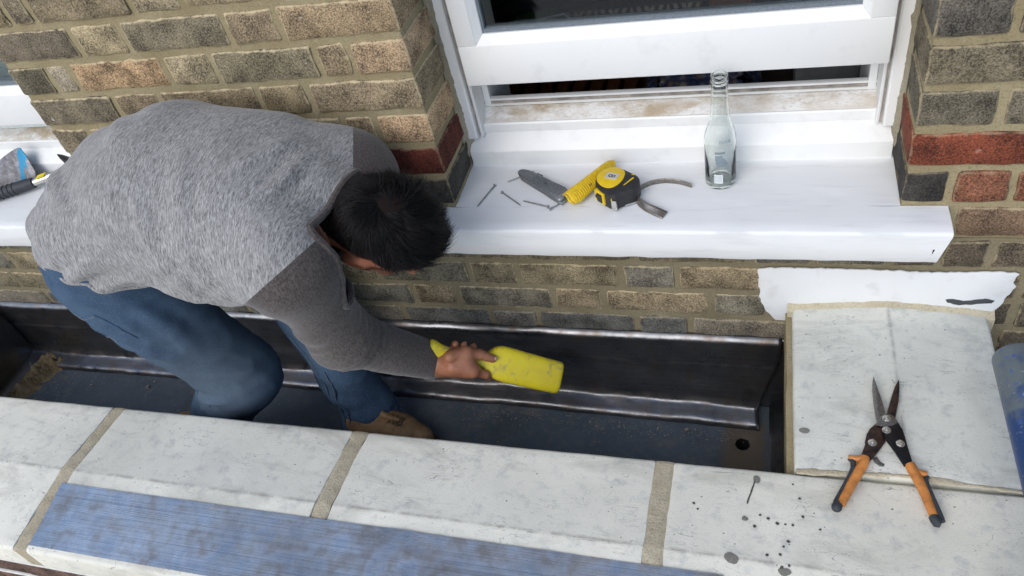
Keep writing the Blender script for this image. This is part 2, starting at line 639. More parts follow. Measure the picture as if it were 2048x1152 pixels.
for k in range(-1, 10):
    js = EV if k % 2 == 0 else OD
    for i, (a, b_) in enumerate(zip(js[:-1], js[1:])):
        c = PIERCOL[k][i] if k in PIERCOL else RNG.choice(BUFF)
        wear = 1.0
        if k == 1: c, wear = (.085, .022, .016), .25
        if k == 0: c, wear = (.04, .038, .036), .35
        edge_b = i == 0 or i == len(js) - 2
        brick(a, b_, k, c, depth=.137 if edge_b else .102, wear=wear)
RIGHT = {9: ([.82, .93, 1.045, 1.27], SOOT), 8: ([.82, 1.045, 1.16, 1.38], SOOT), 7: ([.82, .93, 1.045, 1.27], SOOT), 6: ([.82, 1.045, 1.16, 1.38], SOOT), 5: ([.82, .93, 1.045, 1.27], SOOT), 4: ([.82, .922, 1.045, 1.27], [(.085, .08, .075)]),
         3: ([.82, 1.045, 1.16, 1.38], [(.14, .125, .095)]), 2: ([.82, .932, 1.045, 1.27], [(.105, .097, .08)]),
         1: ([.82, 1.045, 1.16, 1.38], [(.15, .042, .025)]), 0: ([.82, .89, .979, 1.06, 1.27], None),
         -1: ([.82, .905, 1.09, 1.2, 1.38], [(.13, .09, .065)]), -2: ([.82, .9, .979, 1.2, 1.38], [(.09, .075, .06)]),
         -3: ([.82, 1.04, 1.16, 1.38], [(.1, .08, .06)]), -4: ([.82, .93, 1.045, 1.27], [(.085, .075, .06)]), -5: ([.82, 1.03, 1.2, 1.38], [(.085, .075, .06)])}
for k, (js, cs) in RIGHT.items():
    for i, (a, b_) in enumerate(zip(js[:-1], js[1:])):
        if k == 0: c, wear = [((.03, .029, .03), .25), ((.15, .065, .042), .3), ((.16, .065, .042), .3), ((.1, .09, .07), .4)][i]
        else: c, wear = RNG.choice(cs), (.3 if k == 1 else .55)
        brick(a, b_, k, c, depth=.137 if i == 0 and k >= 0 else .102, wear=wear)
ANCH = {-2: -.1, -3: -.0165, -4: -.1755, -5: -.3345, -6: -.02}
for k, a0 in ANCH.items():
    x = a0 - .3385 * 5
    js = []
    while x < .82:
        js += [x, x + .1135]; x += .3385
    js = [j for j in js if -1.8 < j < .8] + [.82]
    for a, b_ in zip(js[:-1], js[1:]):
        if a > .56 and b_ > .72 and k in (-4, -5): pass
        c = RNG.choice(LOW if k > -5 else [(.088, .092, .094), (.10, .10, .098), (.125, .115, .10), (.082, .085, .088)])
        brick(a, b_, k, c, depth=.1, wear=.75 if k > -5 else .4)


def mortar_block(x0, x1, y0, y1, z0, z1, mat=MMORT, parent=wall, name='mortar', step=.016, amp=.0016):
    w, d, h = x1 - x0, y1 - y0, z1 - z0
    P, F, e = grid_box(w, d, h, max(3, int(w / step)), max(3, int(d / .04)), max(3, int(h / step)), .002)
    c = np.array([(x0 + x1) / 2, (y0 + y1) / 2, (z0 + z1) / 2])
    n = fbm((P + c) * 45, 5); n2 = vnoise((P + c) * 110, 9)
    P[:, 1] += n * amp + n2 * amp * .6
    P[:, 0] += vnoise((P + c) * 60, 3) * amp
    return mk(name, P + c, F, mat, parent, True, origin=c)


mortar_block(-.903, -.0022, .0042, .235, -.075, .76)
mortar_block(.8222, 1.6, .0042, .235, -.075, .76)
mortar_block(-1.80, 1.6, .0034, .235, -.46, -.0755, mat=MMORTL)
mortar_block(-1.80, 1.6, .0045, .235, -.78, -.4605, step=.05)
g = G(); box(g, -1.8, 1.6, .01, .235, .7605, 1.5); g.obj('upper_wall', MMORT, wall, smooth=False)

# smeared pointing squeezed between the window frames and the brick reveals
MPOINT = mortar_material('old_pointing', (.27, .235, .16), (.40, .36, .27))
for xs, sgn in ((-.001, 1), (.821, -1), (-.906, -1)):
    g = G()
    def fn(u, v, xs=xs, sgn=sgn):
        z = .03 + v * .72
        n = fbm(np.stack([u * 3, z * 30, z * 0 + xs], 1), 4)
        n2 = vnoise(np.stack([u * 9, z * 140, z * 0 + xs], 1), 8)
        y = .122 + u * .032
        wdt = -.001 + .012 * u ** 1.3 + .004 * n + .002 * n2
        return np.stack([xs + sgn * np.maximum(wdt, .001), y, z], 1)
    P, F = sheet(6, 110, fn)
    P2 = P.copy(); P2[:, 0] = xs - sgn * .002
    nn = len(P)
    g.add(P, F); g.add(P2, [tuple(reversed(f)) for f in F])
    g.obj('mortar_fillet', MPOINT, wall)

# white painted patch left on the wall above the side coping
outl = [(.592, -.152), (.70, -.149), (.80, -.151), (.905, -.155), (1.0, -.149), (1.030, -.153), (1.026, -.175), (1.032, -.185), (1.016, -.235), (1.004, -.262), (1.013, -.29), (1.003, -.312), (.93, -.318),
        (.70, -.318), (.672, -.300), (.628, -.297), (.612, -.272), (.598, -.245), (.596, -.222), (.594, -.19)]
def ragged(poly, amp, step, seed):
    out = []
    n = len(poly)
    for i in range(n):
        a = np.array(poly[i]); b_ = np.array(poly[(i + 1) % n])
        m = max(1, int(np.linalg.norm(b_ - a) / step))
        for t in range(m):
            p = a + (b_ - a) * t / m
            q = np.array([[p[0] * 170, p[1] * 170, seed]])
            out.append((p[0] + amp * vnoise(q, seed)[0], p[1] + amp * vnoise(q + 31, seed)[0]))
    return out
g = G()
poly = ragged(outl, .0022, .006, 3)
prism(g, poly[::-1], 0, .0040, .0010, 0, frame3((0, .0005, 0), (1, 0, 0), (0, 0, 1), (0, -1, 0)))
MPATCH = white_paint('flaking_paint', (.72, .735, .75), .7, .55)
patch = g.obj('paint_patch', MPATCH, wall, auto=35)
patch['label'] = 'white painted band left on the bricks above the side coping'
g = G()
pk = ragged([(.925, -.222), (.938, -.219), (.955, -.224), (.968, -.222), (.99, -.216), (1.006, -.219), (1.003, -.227), (.986, -.229), (.972, -.233), (.95, -.235), (.93, -.23)], .0015, .005, 8)
prism(g, pk[::-1], .0035, .0046, .0003, 0, frame3((0, .0005, 0), (1, 0, 0), (0, 0, 1), (0, -1, 0)))
g.obj('bare_patch', simple('old_black_paint', (.05, .055, .062), .6), wall)['label'] = 'dark strip where the white paint has flaked off'

# ================================================================ window sills
def sill(x0, x1, label):
    g = G()
    t = thing('window_sill', ((x0 + x1) / 2, .03, -.075), label, 'window sill')
    def top(y): return -.004 + (y + .066) * .03
    # main slab between the reveals plus the two horns, as one outline
    def lay(y): return top(y)
    ys = [-.066, -.0655, -.06, -.03, -.002]
    # front bar with horns
    nx = 90
    xs = np.concatenate([[x0 - .074, x0 - .0735], np.linspace(x0 - .070, x1 + .070, nx), [x1 + .0735, x1 + .074]])
    prof = [(-.002, -.071), (-.060, -.072), (-.064, -.0705), (-.0655, -.068), (-.0662, -.04), (-.0664, -.012), (-.0655, -.0065), (-.062, -.0042), (-.04, top(-.04)), (-.002, top(-.002)), (.003, top(.003))]
    V = []; F = []
    n = len(prof)
    for i, x in enumerate(xs):
        s = 1.0
        endd = min(x - xs[0], xs[-1] - x)
        for y, z in prof:
            px = x
            if x > x1 + .05: px = x - .016 * max(0, (-.012 - z)) / .06 * 1.0   # right end is splayed under
            q = np.array([[x * 30, y * 60, z * 60]])
            dz = .0011 * vnoise(q, 2)[0]
            dy = .0011 * vnoise(q + 17, 2)[0]
            sh = .0018 if endd < .0004 else 0
            V.append((px, y + dy + (sh if y < -.03 else 0), z + dz - (sh if z > -.02 else -sh)))
    for i in range(len(xs) - 1):
        for j in range(n - 1):
            F.append((i * n + j, (i + 1) * n + j, (i + 1) * n + j + 1, i * n + j + 1))
    F.append(tuple(range(n))); F.append(tuple((len(xs) - 1) * n + j for j in reversed(range(n))))
    g.add(V, [tuple(reversed(f)) for f in F])
    o1 = g.obj('front_edge', MSILL, t, auto=50)
    g = G()
    def fn(u, v):
        x = x0 - .001 + u * (x1 - x0 + .002); y = .0025 + v * .1415
        z = top(y) + .0009 * fbm(np.stack([x * 25, y * 40, x * 0], 1), 6) + .004 * np.clip((v - .94) / .06, 0, 1) ** 2
        return np.stack([x, y, z], 1)
    P, F = sheet(90, 20, fn)
    g.add(P, F)
    g.obj('sill_top', MSILL, t)
    return t
sill(0, .82, 'white painted window sill holding the bottle, knives and tape measure')
sill(-1.72, -.905, 'white painted window sill under the hammer and trowel at the far left')

# ================================================================ windows
def loft_x(g, prof, x0, x1, mi=0, nx=1, closed=True):
    n = len(prof); V = []; F = []
    xs = np.linspace(x0, x1, nx + 1)
    for x in xs: V += [(x, y, z) for y, z in prof]
    for i in range(nx):
        for j in range(n if closed else n - 1):
            k = (j + 1) % n
            F.append((i * n + j, i * n + k, (i + 1) * n + k, (i + 1) * n + j))
    if closed:
        F.append(tuple(range(n - 1, -1, -1))); F.append(tuple(nx * n + j for j in range(n)))
    g.add(V, F, mi)


def loft_z(g, prof, z0, z1, mi=0):
    n = len(prof)
    V = [(x, y, z0) for x, y in prof] + [(x, y, z1) for x, y in prof]
    F = [(j, (j + 1) % n, n + (j + 1) % n, n + j) for j in range(n)] + [tuple(range(n - 1, -1, -1)), tuple(n + j for j in range(n))]
    g.add(V, F, mi)


def window(x0, x1, sash_z, label, rail_top=.126, top=.76):
    t = thing('window', ((x0 + x1) / 2, .19, .0), label, 'window')
    g = G()
    loft_x(g, [(.137, .0015), (.136, .004), (.136, .037), (.138, .041), (.168, .066), (.235, .066), (.235, .0015)], x0 + .003, x1 - .003)
    g.obj('cill', MUPVC, t, auto=25)
    g = G()
    loft_x(g, [(.1665, .0665), (.1665, .084), (.169, .087), (.172, .0872), (.172, .0668)], x0 + .034, x1 - .034)
    g.obj('rail_lip', MUPVC, t, auto=25)
    g = G()
    loft_x(g, [(.1723, .0668), (.1723, .0868), (.196, .1085), (.2, .1088), (.2, .0668)], x0 + .0335, x1 - .0335)
    g.obj('rail_ledge', MDIRTY, t, auto=25)
    g = G()
    loft_x(g, [(.2003, .0668), (.2003, .1125), (.203, .1135), (.2045, .117), (.2045, rail_top - .006), (.2005, rail_top - .005), (.2005, rail_top - .001), (.203, rail_top), (.211, rail_top), (.2115, .0668)], x0 + .0335, x1 - .0335)
    g.obj('rail_upstand', MUPVC, t, auto=25)
    g = G()
    loft_x(g, [(.2012, .1136), (.2012, rail_top - .0065), (.2043, rail_top - .0065), (.2043, .1136)], x0 + .034, x1 - .034)
    g.obj('rail_groove', MGROOVE, t, smooth=False)
    for sx, s in ((x0, 1), (x1, -1)):
        g = G()
        pts = [(.003, .146), (.005, .144), (.021, .144), (.024, .147), (.0245, .156), (.0285, .157), (.0305, .151), (.0335, .150), (.0355, .153), (.0355, .235), (.003, .235)]
        pr = [(sx + s * a, b_) for a, b_ in pts]
        if s < 0: pr = pr[::-1]
        loft_z(g, pr[::-1], .0665, top + .3)
        g.obj('jamb', MUPVC, t, auto=25)
        g = G()
        box(g, min(sx + s * .0240, sx + s * .0283), max(sx + s * .0240, sx + s * .0283), .1555, .17, .067, top)
        g.obj('jamb_groove', MGROOVE, t, smooth=False)
        g = G()   # white inner lining of the reveal
        box(g, min(sx + s * .036, sx + s * .05), max(sx + s * .036, sx + s * .05), .2, .33, .05, top + .2, .002)
        g.obj('inner_lining', MUPVC, t, smooth=False)
    # sash
    a, b_ = x0 + .046, x1 - .034
    zb = sash_z; zt = top + .2
    rail = .082; st = .037
    s = thing_part = bpy.data.objects.new('sash', None)
    COL.objects.link(s); s.parent = t; ORG[s] = ORG[t]
    F0 = .113; B0 = .17
    g = G(); box(g, a, b_, F0, B0, zb, zb + rail, .002); g.obj('bottom_rail', MUPVC, s, auto=60)
    g = G(); box(g, a, a + st, F0 + .0002, B0, zb + rail, zt, .0015); g.obj('stile', MUPVC, s, auto=60)
    g = G(); box(g, b_ - st, b_, F0 + .0002, B0, zb + rail, zt, .0015); g.obj('stile', MUPVC, s, auto=60)
    # bead ring (mitred)
    ox0, ox1, oz = a + st - .001, b_ - st + .001, zb + rail - .001
    ix0, ix1, iz = ox0 + .0135, ox1 - .0135, oz + .017
    g = G()
    V = [(ox0, F0 + .0005, oz), (ox1, F0 + .0005, oz), (ix1, F0 + .014, iz), (ix0, F0 + .014, iz)]
    g.add(V + [(x, .15, z) for x, y, z in V], [(0, 1, 2, 3), (3, 2, 6, 7), (0, 3, 7, 4), (1, 5, 6, 2)])
    g.obj('glazing_bead', MUPVC, s, smooth=False)
    for xo, xi in ((ox0, ix0), (ox1, ix1)):
        g = G()
        V = [(xo, F0 + .0005, oz + .0004), (xi, F0 + .014, iz + .0004), (xi, F0 + .014, zt), (xo, F0 + .0005, zt)]
        fs = [(0, 1, 2, 3), (1, 5, 6, 2)]
        if xo > xi: fs = [tuple(reversed(f)) for f in fs]
        g.add(V + [(x, .15, z) for x, y, z in V], fs)
        g.obj('glazing_bead', MUPVC, s, smooth=False)
    g = G()
    box(g, ix0, ix1, F0 + .018, .15, iz - .001, iz + .007); g.obj('gasket', MGASK, s, smooth=False)
    g = G(); box(g, ix0 - .001, ix0 + .004, F0 + .019, .15, iz + .0072, zt); g.obj('gasket', MGASK, s, smooth=False)
    g = G(); box(g, ix1 - .004, ix1 + .001, F0 + .019, .15, iz + .0072, zt); g.obj('gasket', MGASK, s, smooth=False)
    g = G(); box(g, ix0 - .004, ix1 + .004, F0 + .025, F0 + .029, iz - .004, zt); g.obj('pane', MGLASS, s, smooth=False)
    return t
window(0, .82, .207, 'white plastic window with its sash raised above the cluttered sill')
window(-1.72, -.905, .168, 'closed white plastic window at the far left edge', rail_top=.166)

# ================================================================ room behind the glass
def struct(name, g, mat, **k):
    return tag(g.obj(name, mat, None, **k), kind='structure')
MROOM = simple('room_plaster', (.4, .37, .33), .9, vec='World', scale=4)
MFLOORB = simple('room_boards', (.035, .02, .013), .45, vec='World', scale=9, var=.4)
g = G(); box(g, -2.6, 2.6, .236, 3.4, -.62, -.58); struct('room_floor', g, MFLOORB, smooth=False)
g = G(); box(g, -2.6, 2.6, 3.4, 3.45, -.62, 2.0); struct('room_wall', g, MROOM, smooth=False)
for xx in (-2.65, 2.6):
    g = G(); box(g, xx, xx + .05, .236, 3.4, -.62, 2.0); struct('room_wall', g, MROOM, smooth=False)
g = G(); box(g, -2.6, 2.6, .236, 3.4, 2.0, 2.05); struct('room_ceiling', g, MROOM, smooth=False)
g = G(); box(g, -1.8, 1.6, .236, .25, 1.0, 2.0); box(g, -2.6, -1.8, .236, .25, -.6, 2.0); box(g, 1.6, 2.6, .236, .25, -.6, 2.0); struct('room_wall', g, MROOM, smooth=False)
g = G(); box(g, -1.8, 1.6, .24, .27, -.6, .0); struct('room_wall', g, MROOM, smooth=False)

# ================================================================ parapet with saddle-back coping
parapet = thing('parapet_wall', (0, -.56, -.75), 'low parapet with pale grey saddleback coping stones around the gutter', 'parapet wall')
def coping_profile():
    yi, yo, yr = -.387, -.728, -.558
    zt, zr, zb = -.2545, -.2375, -.318
    p = []
    p += [(yi, zb), (yi - .0, zt - .007), (yi - .0015, zt - .0025), (yi - .005, zt)]
    for t in np.linspace(.04, .96, 12): p.append((yi + (yr - yi) * t, zt + (zr - zt) * t))
    p += [(yr + .007, zr - .0006), (yr + .003, zr - .0002), (yr, zr), (yr - .003, zr - .0002), (yr - .007, zr - .0006)]
    for t in np.linspace(.04, .96, 12): p.append((yr + (yo - yr) * t, zr + (zt - zr) * t))
    p += [(yo + .005, zt), (yo + .0015, zt - .0025), (yo, zt - .007), (yo, zb), (yo + .03, zb - .001), (-.558, zb - .001), (yi - .03, zb - .001)]
    return p


def coping_stone(x0, x1, axis='x', seed=0, prof=None, tilt=0):
    prof = prof or coping_profile()
    n = len(prof)
    us = [0, .0012, .006] ; L = x1 - x0
    us = np.concatenate([us, np.linspace(.02, L - .02, int(L / .02)), [L - .006, L - .0012, L]])
    V = []; yc = np.mean([p[0] for p in prof]); zc = np.mean([p[1] for p in prof])
    for u in us:
        e = min(u, L - u)
        sh = .0022 if e < .0005 else (.0006 if e < .002 else 0)
        for (y, z) in prof:
            V.append((x0 + u, y + (sh if y < yc else -sh), z + (sh if z < -.3 else -sh)))
    V = np.array(V)
    V[:, 2] += .0012 * fbm(V * 14, seed) + .0005 * vnoise(V * 90, seed)
    V[:, 1] += .0012 * fbm(V * 18 + 9, seed)
    edge = np.minimum(V[:, 0] - x0, x1 - V[:, 0]) < .004
    V[edge, 0] += .0025 * fbm(V[edge] * 40, seed + 3)
    F = []
    m = len(us)
    for i in range(m - 1):
        for j in range(n):
            k = (j + 1) % n
            F.append((i * n + j, i * n + k, (i + 1) * n + k, (i + 1) * n + j))
    F.append(tuple(range(n - 1, -1, -1))); F.append(tuple((m - 1) * n + j for j in range(n)))
    if axis == 'y':
        V2 = V.copy()
        V2[:, 0] = V[:, 1]; V2[:, 1] = V[:, 0]
        V = V2; F = [tuple(reversed(f)) for f in F]
    c = V.mean(0)
    yr = sorted(p[0] for p in prof)
    mid = (yr[0] + yr[-1]) / 2
    rv = np.array([max(0, 1 - abs(p[0] - mid) / .006) if p[1] > -.26 else 0 for p in prof])
    return mk('coping_stone', V, F, MSTONE, parapet, True, origin=c, auto=38, attrs={'ridge': np.tile(rv, m)})


for i, (a, b_) in enumerate(((-1.95, -1.362), (-1.333, -.771), (-.739, -.168), (-.134, .431), (.462, 1.045))):
    o = coping_stone(a, b_, seed=i)
# side stone: same saddle section turned through ninety degrees
pr2 = [(y + .387 + 1.000, z) for y, z in coping_profile()]     # spans x 0.659 .. 1.000
pr2 = [(x, z + .001) for x, z in pr2]
o = coping_stone(-.3795, -.012, axis='y', seed=9, prof=pr2)
o.color = (.84, .87, .90, 1)


def joint(x0, x1, y0, y1, prof, seed, name='mortar_joint', sag=.0022, wob=.004, axis='x', mat=MMORT2):
    """strip of mortar lying between two stones and following their saddle section"""
    def ztop(y):
        ys = [p[0] for p in prof]; zs = [p[1] for p in prof]
        o = np.argsort(ys); return np.interp(y, np.array(ys)[o], np.array(zs)[o])
    def fn(u, v):
        y = y0 + (y1 - y0) * v
        w = wob * fbm(np.stack([v * 14, u * 0 + seed, v * 0], 1), seed)
        x = x0 + (x1 - x0) * u + w * (u - .5) * 2
        z = ztop(y) - sag + .0016 * fbm(np.stack([x * 60, y * 60, x * 0], 1), seed + 2) + .0022 * (1 - (2 * u - 1) ** 4)
        return np.stack([x, y, z], 1)
    P, F = sheet(8, 70, fn)
    if axis == 'y':
        P = P[:, [1, 0, 2]]; F = [tuple(reversed(f)) for f in F]
    g = G(); g.add(P, F)
    Pb = P.copy(); Pb[:, 2] -= .06
    g.add(Pb, [tuple(reversed(f)) for f in F])
    # close the two ends so the strip reads as a solid
    for row in (0, 70):
        idx = [i * 71 + row for i in range(9)]
        n = len(P)
        q = [(idx[i], idx[i + 1], n + idx[i + 1], n + idx[i]) for i in range(8)]
        g.f.extend(q if row == 0 else [tuple(reversed(f)) for f in q]); g.m.extend([0] * 8)
    return g.obj(name, mat, parapet)
top_prof = [p for p in coping_profile() if p[1] > -.2575]
for i, (a, b_) in enumerate(((-1.363, -1.332), (-.772, -.738), (-.169, -.133), (.430, .463))):
    joint(a, b_, -.3875, -.7275, top_prof, 11 + i)
joint(-.3785 - .0095, -.3785, .662, 1.01, [(x, -.2535 + .016 * (1 - abs(x - .83) / .17)) for x in np.linspace(.64, 1.04, 20)], 31, axis='y', sag=.001)
# mortar squeezed out where the side stone meets the wall
g = G()
def fn(u, v):
    x = .650 + u * .362
    cz = -.2535 + .0165 * (1 - np.clip(np.abs(x - .83) / .17, 0, 1.2))
    n = fbm(np.stack([x * 60, v * 3, x * 0], 1), 21)
    return np.stack([x, -.001 - .016 * (1 - v) - .002 * n, cz - .003 + .012 * v + .003 * n * v], 1)
P, F = sheet(80, 4, fn); g.add(P, F)
def fn2(u, v):
    P = fn(u, np.zeros_like(u)); P[:, 2] -= v * .05
    return P
P, F = sheet(80, 2, fn2); g.add(P, [tuple(reversed(f)) for f in F])
g.obj('mortar_fillet', MMORT2, parapet)

# brickwork under the coping
MTUCK = simple('white_pointing', (.74, .73, .70), .8, vec='World')
mortar_block(-1.95, 1.02, -.693, -.43, -.75, -.3185, mat=MMORT, parent=parapet, step=.05, name='mortar_core')
mortar_block(.690, .965, -.4295, -.001, -.75, -.3185, mat=MMORT, parent=parapet, step=.03, name='mortar_core')
for kk in range(5):
    z0 = -.3365 - .075 * (kk + 1) + .0
    x = -1.95 + (.1125 if kk % 2 else 0)
    while x < 1.0:
        xe = min(x + .225, 1.02)
        brick(x, xe, 0, RNG.choice([(.12, .075, .062), (.10, .065, .058), (.14, .08, .06)]), y0=-.699, depth=.1, parent=parapet, wear=.15, z0=z0, bed=.012)
        x = xe
    g = G(); box(g, -1.95, 1.02, -.7005, -.695, z0 + .0715, z0 + .0785, .0012); g.obj('tuck_line', MTUCK, parapet, smooth=False)

# ================================================================ gutter
def zfloor(x): return -.572 - .034 * np.clip(x, 0, .7)
def gutter_material():
    m, nt, b = M('gutter_membrane')
    c = coord(nt, 'World')
    n1 = noise(nt, c, 6, 5, .6); n2 = noise(nt, c, 55, 4, .7); n3 = noise(nt, c, 340, 2, .6)
    col = mix(nt, ramp(nt, n1, (.3, 0.), (.7, 1.)), (.042, .058, .074), (.078, .10, .124))
    col = mix(nt, ramp(nt, n2, (.48, 0.), (.74, .6)), col, (.13, .135, .14))
    col = mix(nt, ramp(nt, noise(nt, c, 15, 4, .7, .6), (.55, 0.), (.68, .35)), col, (.17, .16, .14))
    col = mix(nt, ramp(nt, n3, (.735, 0.), (.77, .8)), col, (.38, .36, .3))
    # silt stain round the outlet
    sp = nt.nodes.new('ShaderNodeSeparateXYZ'); nt.links.new(c, sp.inputs[0])
    dx = math_(nt, 'ABSOLUTE', math_(nt, 'SUBTRACT', sp.outputs[0], .575)); dy = math_(nt, 'ABSOLUTE', math_(nt, 'SUBTRACT', sp.outputs[1], -.14))
    d = math_(nt, 'MAXIMUM', math_(nt, 'MULTIPLY', dx, 1.15), math_(nt, 'MULTIPLY', dy, .62))
    d = math_(nt, 'ADD', d, math_(nt, 'MULTIPLY', math_(nt, 'SUBTRACT', n2, .5), .05))
    col = mix(nt, ramp(nt, d, (.038, .85), (.06, 0.)), col, (.115, .083, .048))
    setin(nt, b, 'Base Color', col)
    setin(nt, b, 'Roughness', ramp(nt, n1, (.3, .5), (.7, .72)))
    bump(nt, b, math_(nt, 'ADD', n2, math_(nt, 'MULTIPLY', n1, 2.)), .25, .003)
    return m
MGUT = gutter_material()
HOLE = np.array([.571, -.112])
xs = np.linspace(-1.60, .665, 190); ys = np.linspace(-.432, .004, 38)
V = []; idx = {}
for i, x in enumerate(xs):
    for j, y in enumerate(ys):
        idx[i, j] = len(V); V.append((x, y, float(zfloor(x))))
V = np.array(V)
V[:, 2] += .002 * fbm(V * 9, 3)
d = np.linalg.norm(V[:, :2] - HOLE, axis=1)
ring = (d < .021)
V[ring, :2] = HOLE + (V[ring, :2] - HOLE) / np.maximum(d[ring], 1e-6)[:, None] * .0165
V[ring, 2] -= .004
F = []
for i in range(len(xs) - 1):
    for j in range(len(ys) - 1):
        q = (idx[i, j], idx[i + 1, j], idx[i + 1, j + 1], idx[i, j + 1])
        if all(ring[k] for k in q): continue
        F.append(q)
tag(mk('gutter_floor', V, F, MGUT, None, True, origin=(-.4, -.2, -.6)), kind='structure')
g = G(); zz = float(zfloor(HOLE[0])) - .003
lathe(g, [(.0185, 0), (.0155, -.004), (.0145, -.06), (.0005, -.061)], (HOLE[0], HOLE[1], zz), 20)
tag(g.obj('drain_outlet', simple('drain_dark', (.008, .008, .009), .6)), 'small round drain hole at the right end of the gutter floor', 'drain')


def lead_sheet(name, prof, x0, x1, mat, label, seed=0, cut=None, lip=True):
    """long dressed lead sheet; prof = [(y,z)] top to bottom"""
    pr = np.array(prof)
    seg = np.linalg.norm(np.diff(pr, axis=0), axis=1); s = np.concatenate([[0], np.cumsum(seg)])
    vv = np.unique(np.concatenate([s / s[-1], np.linspace(0, 1, 46)]))
    Y = np.interp(vv * s[-1], s, pr[:, 0]); Z = np.interp(vv * s[-1], s, pr[:, 1])
    for _ in range(2):
        Y[1:-1] = (Y[:-2] + 2 * Y[1:-1] + Y[2:]) / 4; Z[1:-1] = (Z[:-2] + 2 * Z[1:-1] + Z[2:]) / 4
    nx = int((x1 - x0) / .0085)
    V = []
    for i in range(nx + 1):
        u = i / nx
        for j in range(len(vv)):
            xe = x1 if cut is None else x1 + np.interp(vv[j], cut[0], cut[1])
            V.append((x0 + (xe - x0) * u, Y[j], Z[j]))
    V = np.array(V)
    dz = np.where(V[:, 2] < -.5, zfloor(V[:, 0]) + .572, (zfloor(V[:, 0]) + .572) * np.clip((-.44 - V[:, 2]) / .06, 0, 1))
    V[:, 2] += dz
    q = np.stack([V[:, 0] * 9, V[:, 1] * 20, V[:, 2] * 14], 1)
    bend = np.exp(-((V[:, 2] - (-.55)) / .035) ** 2)
    V[:, 1] += .0022 * fbm(q, seed) + bend * .0028 * fbm(np.stack([V[:, 0] * 15, V[:, 2] * 8, V[:, 0] * 0], 1), seed + 4)
    V[:, 2] += bend * .0026 * fbm(np.stack([V[:, 0] * 13, V[:, 1] * 30, V[:, 0] * 0], 1), seed + 8) + .0012 * fbm(q + 5, seed)
    topw = np.exp(-((V[:, 2] - pr[0, 1]) / .012) ** 2)
    V[:, 2] += topw * .0016 * fbm(np.stack([V[:, 0] * 17, V[:, 0] * 0, V[:, 0] * 0], 1), seed + 1)
    n = len(vv); F = []
    for i in range(nx):
        for j in range(n - 1):
            F.append((i * n + j, i * n + j + 1, (i + 1) * n + j + 1, (i + 1) * n + j))
    o = mk(name, V, F, mat, None, True)
    md = o.modifiers.new('thickness', 'SOLIDIFY'); md.thickness = .0018; md.offset = -1
    return tag(o, label, 'flashing')
PROF = [(.001, -.3535), (-.005, -.356), (-.0115, -.361), (-.0145, -.368), (-.0135, -.378), (-.0125, -.40), (-.0125, -.437), (-.0155, -.442), (-.0165, -.50), (-.020, -.532), (-.030, -.549), (-.040, -.5525), (-.064, -.5585), (-.070, -.5625), (-.073, -.568), (-.0745, -.5715)]
lead_sheet('lead_flashing', PROF, -1.585, .640, MLEADD, 'black dressed lead flashing lining the wall side of the gutter', 2, cut=([0, .3, .6, .8, 1], [.005, .002, -.022, -.04, -.034]))
PROFI = [(-.4285, -.36), (-.4265, -.40), (-.425, -.53), (-.418, -.555), (-.40, -.567), (-.372, -.5705)]
lead_sheet('parapet_flashing', PROFI[::-1], -1.585, .655, MLEADD, 'black lead upstand under the inner edge of the long coping', 5)
# lead upstands closing both ends of the gutter
def end_sheet(name, xt, dirn, label, y0, y1, mat, ztop, seed):
    def fn(u, v):
        y = y0 + (y1 - y0) * u
        z = -.605 + (ztop + .605) * v
        prof = np.interp(v, [0, .06, .2, 1], [.05, .03, .006, .0])
        x = xt - dirn * prof + .003 * fbm(np.stack([y * 18, z * 18, y * 0], 1), seed)
        z = np.maximum(z, zfloor(x) - .004)
        return np.stack([x, y, z + .003 * vnoise(np.stack([y * 30, z * 0, y * 0], 1), seed) * v], 1)
    P, F = sheet(44, 30, fn)
    if dirn > 0: F = [tuple(reversed(f)) for f in F]
    o = mk(name, P, F, mat, None, True)
    md = o.modifiers.new('thickness', 'SOLIDIFY'); md.thickness = .002; md.offset = -1
    return tag(o, label, 'flashing')
end_sheet('end_flashing', .662, 1, 'black lead upstand at the right end of the gutter beside the side coping', -.428, -.006, MLEADD, -.345, 7)
end_sheet('end_flashing', -1.565, -1, 'black lead upstand closing the far left end of the gutter', -.428, -.018, MLEADD, -.352, 9)
# old lead behind the end of the dressed sheet, and the mortar bed showing under the side stone
def fn(u, v):
    x = .50 + u * .165; z = -.60 + v * .243
    return np.stack([x, -.0045 - .003 * fbm(np.stack([x * 20, z * 20, x * 0], 1), 3), z], 1)
P, F = sheet(20, 24, fn)
o = mk('lead_soaker', P, F, MLEADD, None, True); md = o.modifiers.new('t', 'SOLIDIFY'); md.thickness = .0016; md.offset = -1
tag(o, 'older dark lead plate behind the right end of the flashing', 'flashing')
mortar_block(.6475, .664, -.386, -.004, -.345, -.272, mat=MMORT, parent=parapet, step=.012, name='mortar_bed', amp=.0028)
# wall stub beyond the left end
g = G(); box(g, -1.95, -1.575, -.43, -.001, -.75, -.349, .003); tag(g.obj('end_wall', MMORT), 'rendered stub of wall closing the left end of the gutter', 'wall')
g = G(); box(g, -120, 120, -120, 120, -.80, -.76); tag(g.obj('ground', simple('paving', (.22, .21, .2), .9, vec='World', scale=3), None, smooth=False), kind='structure')

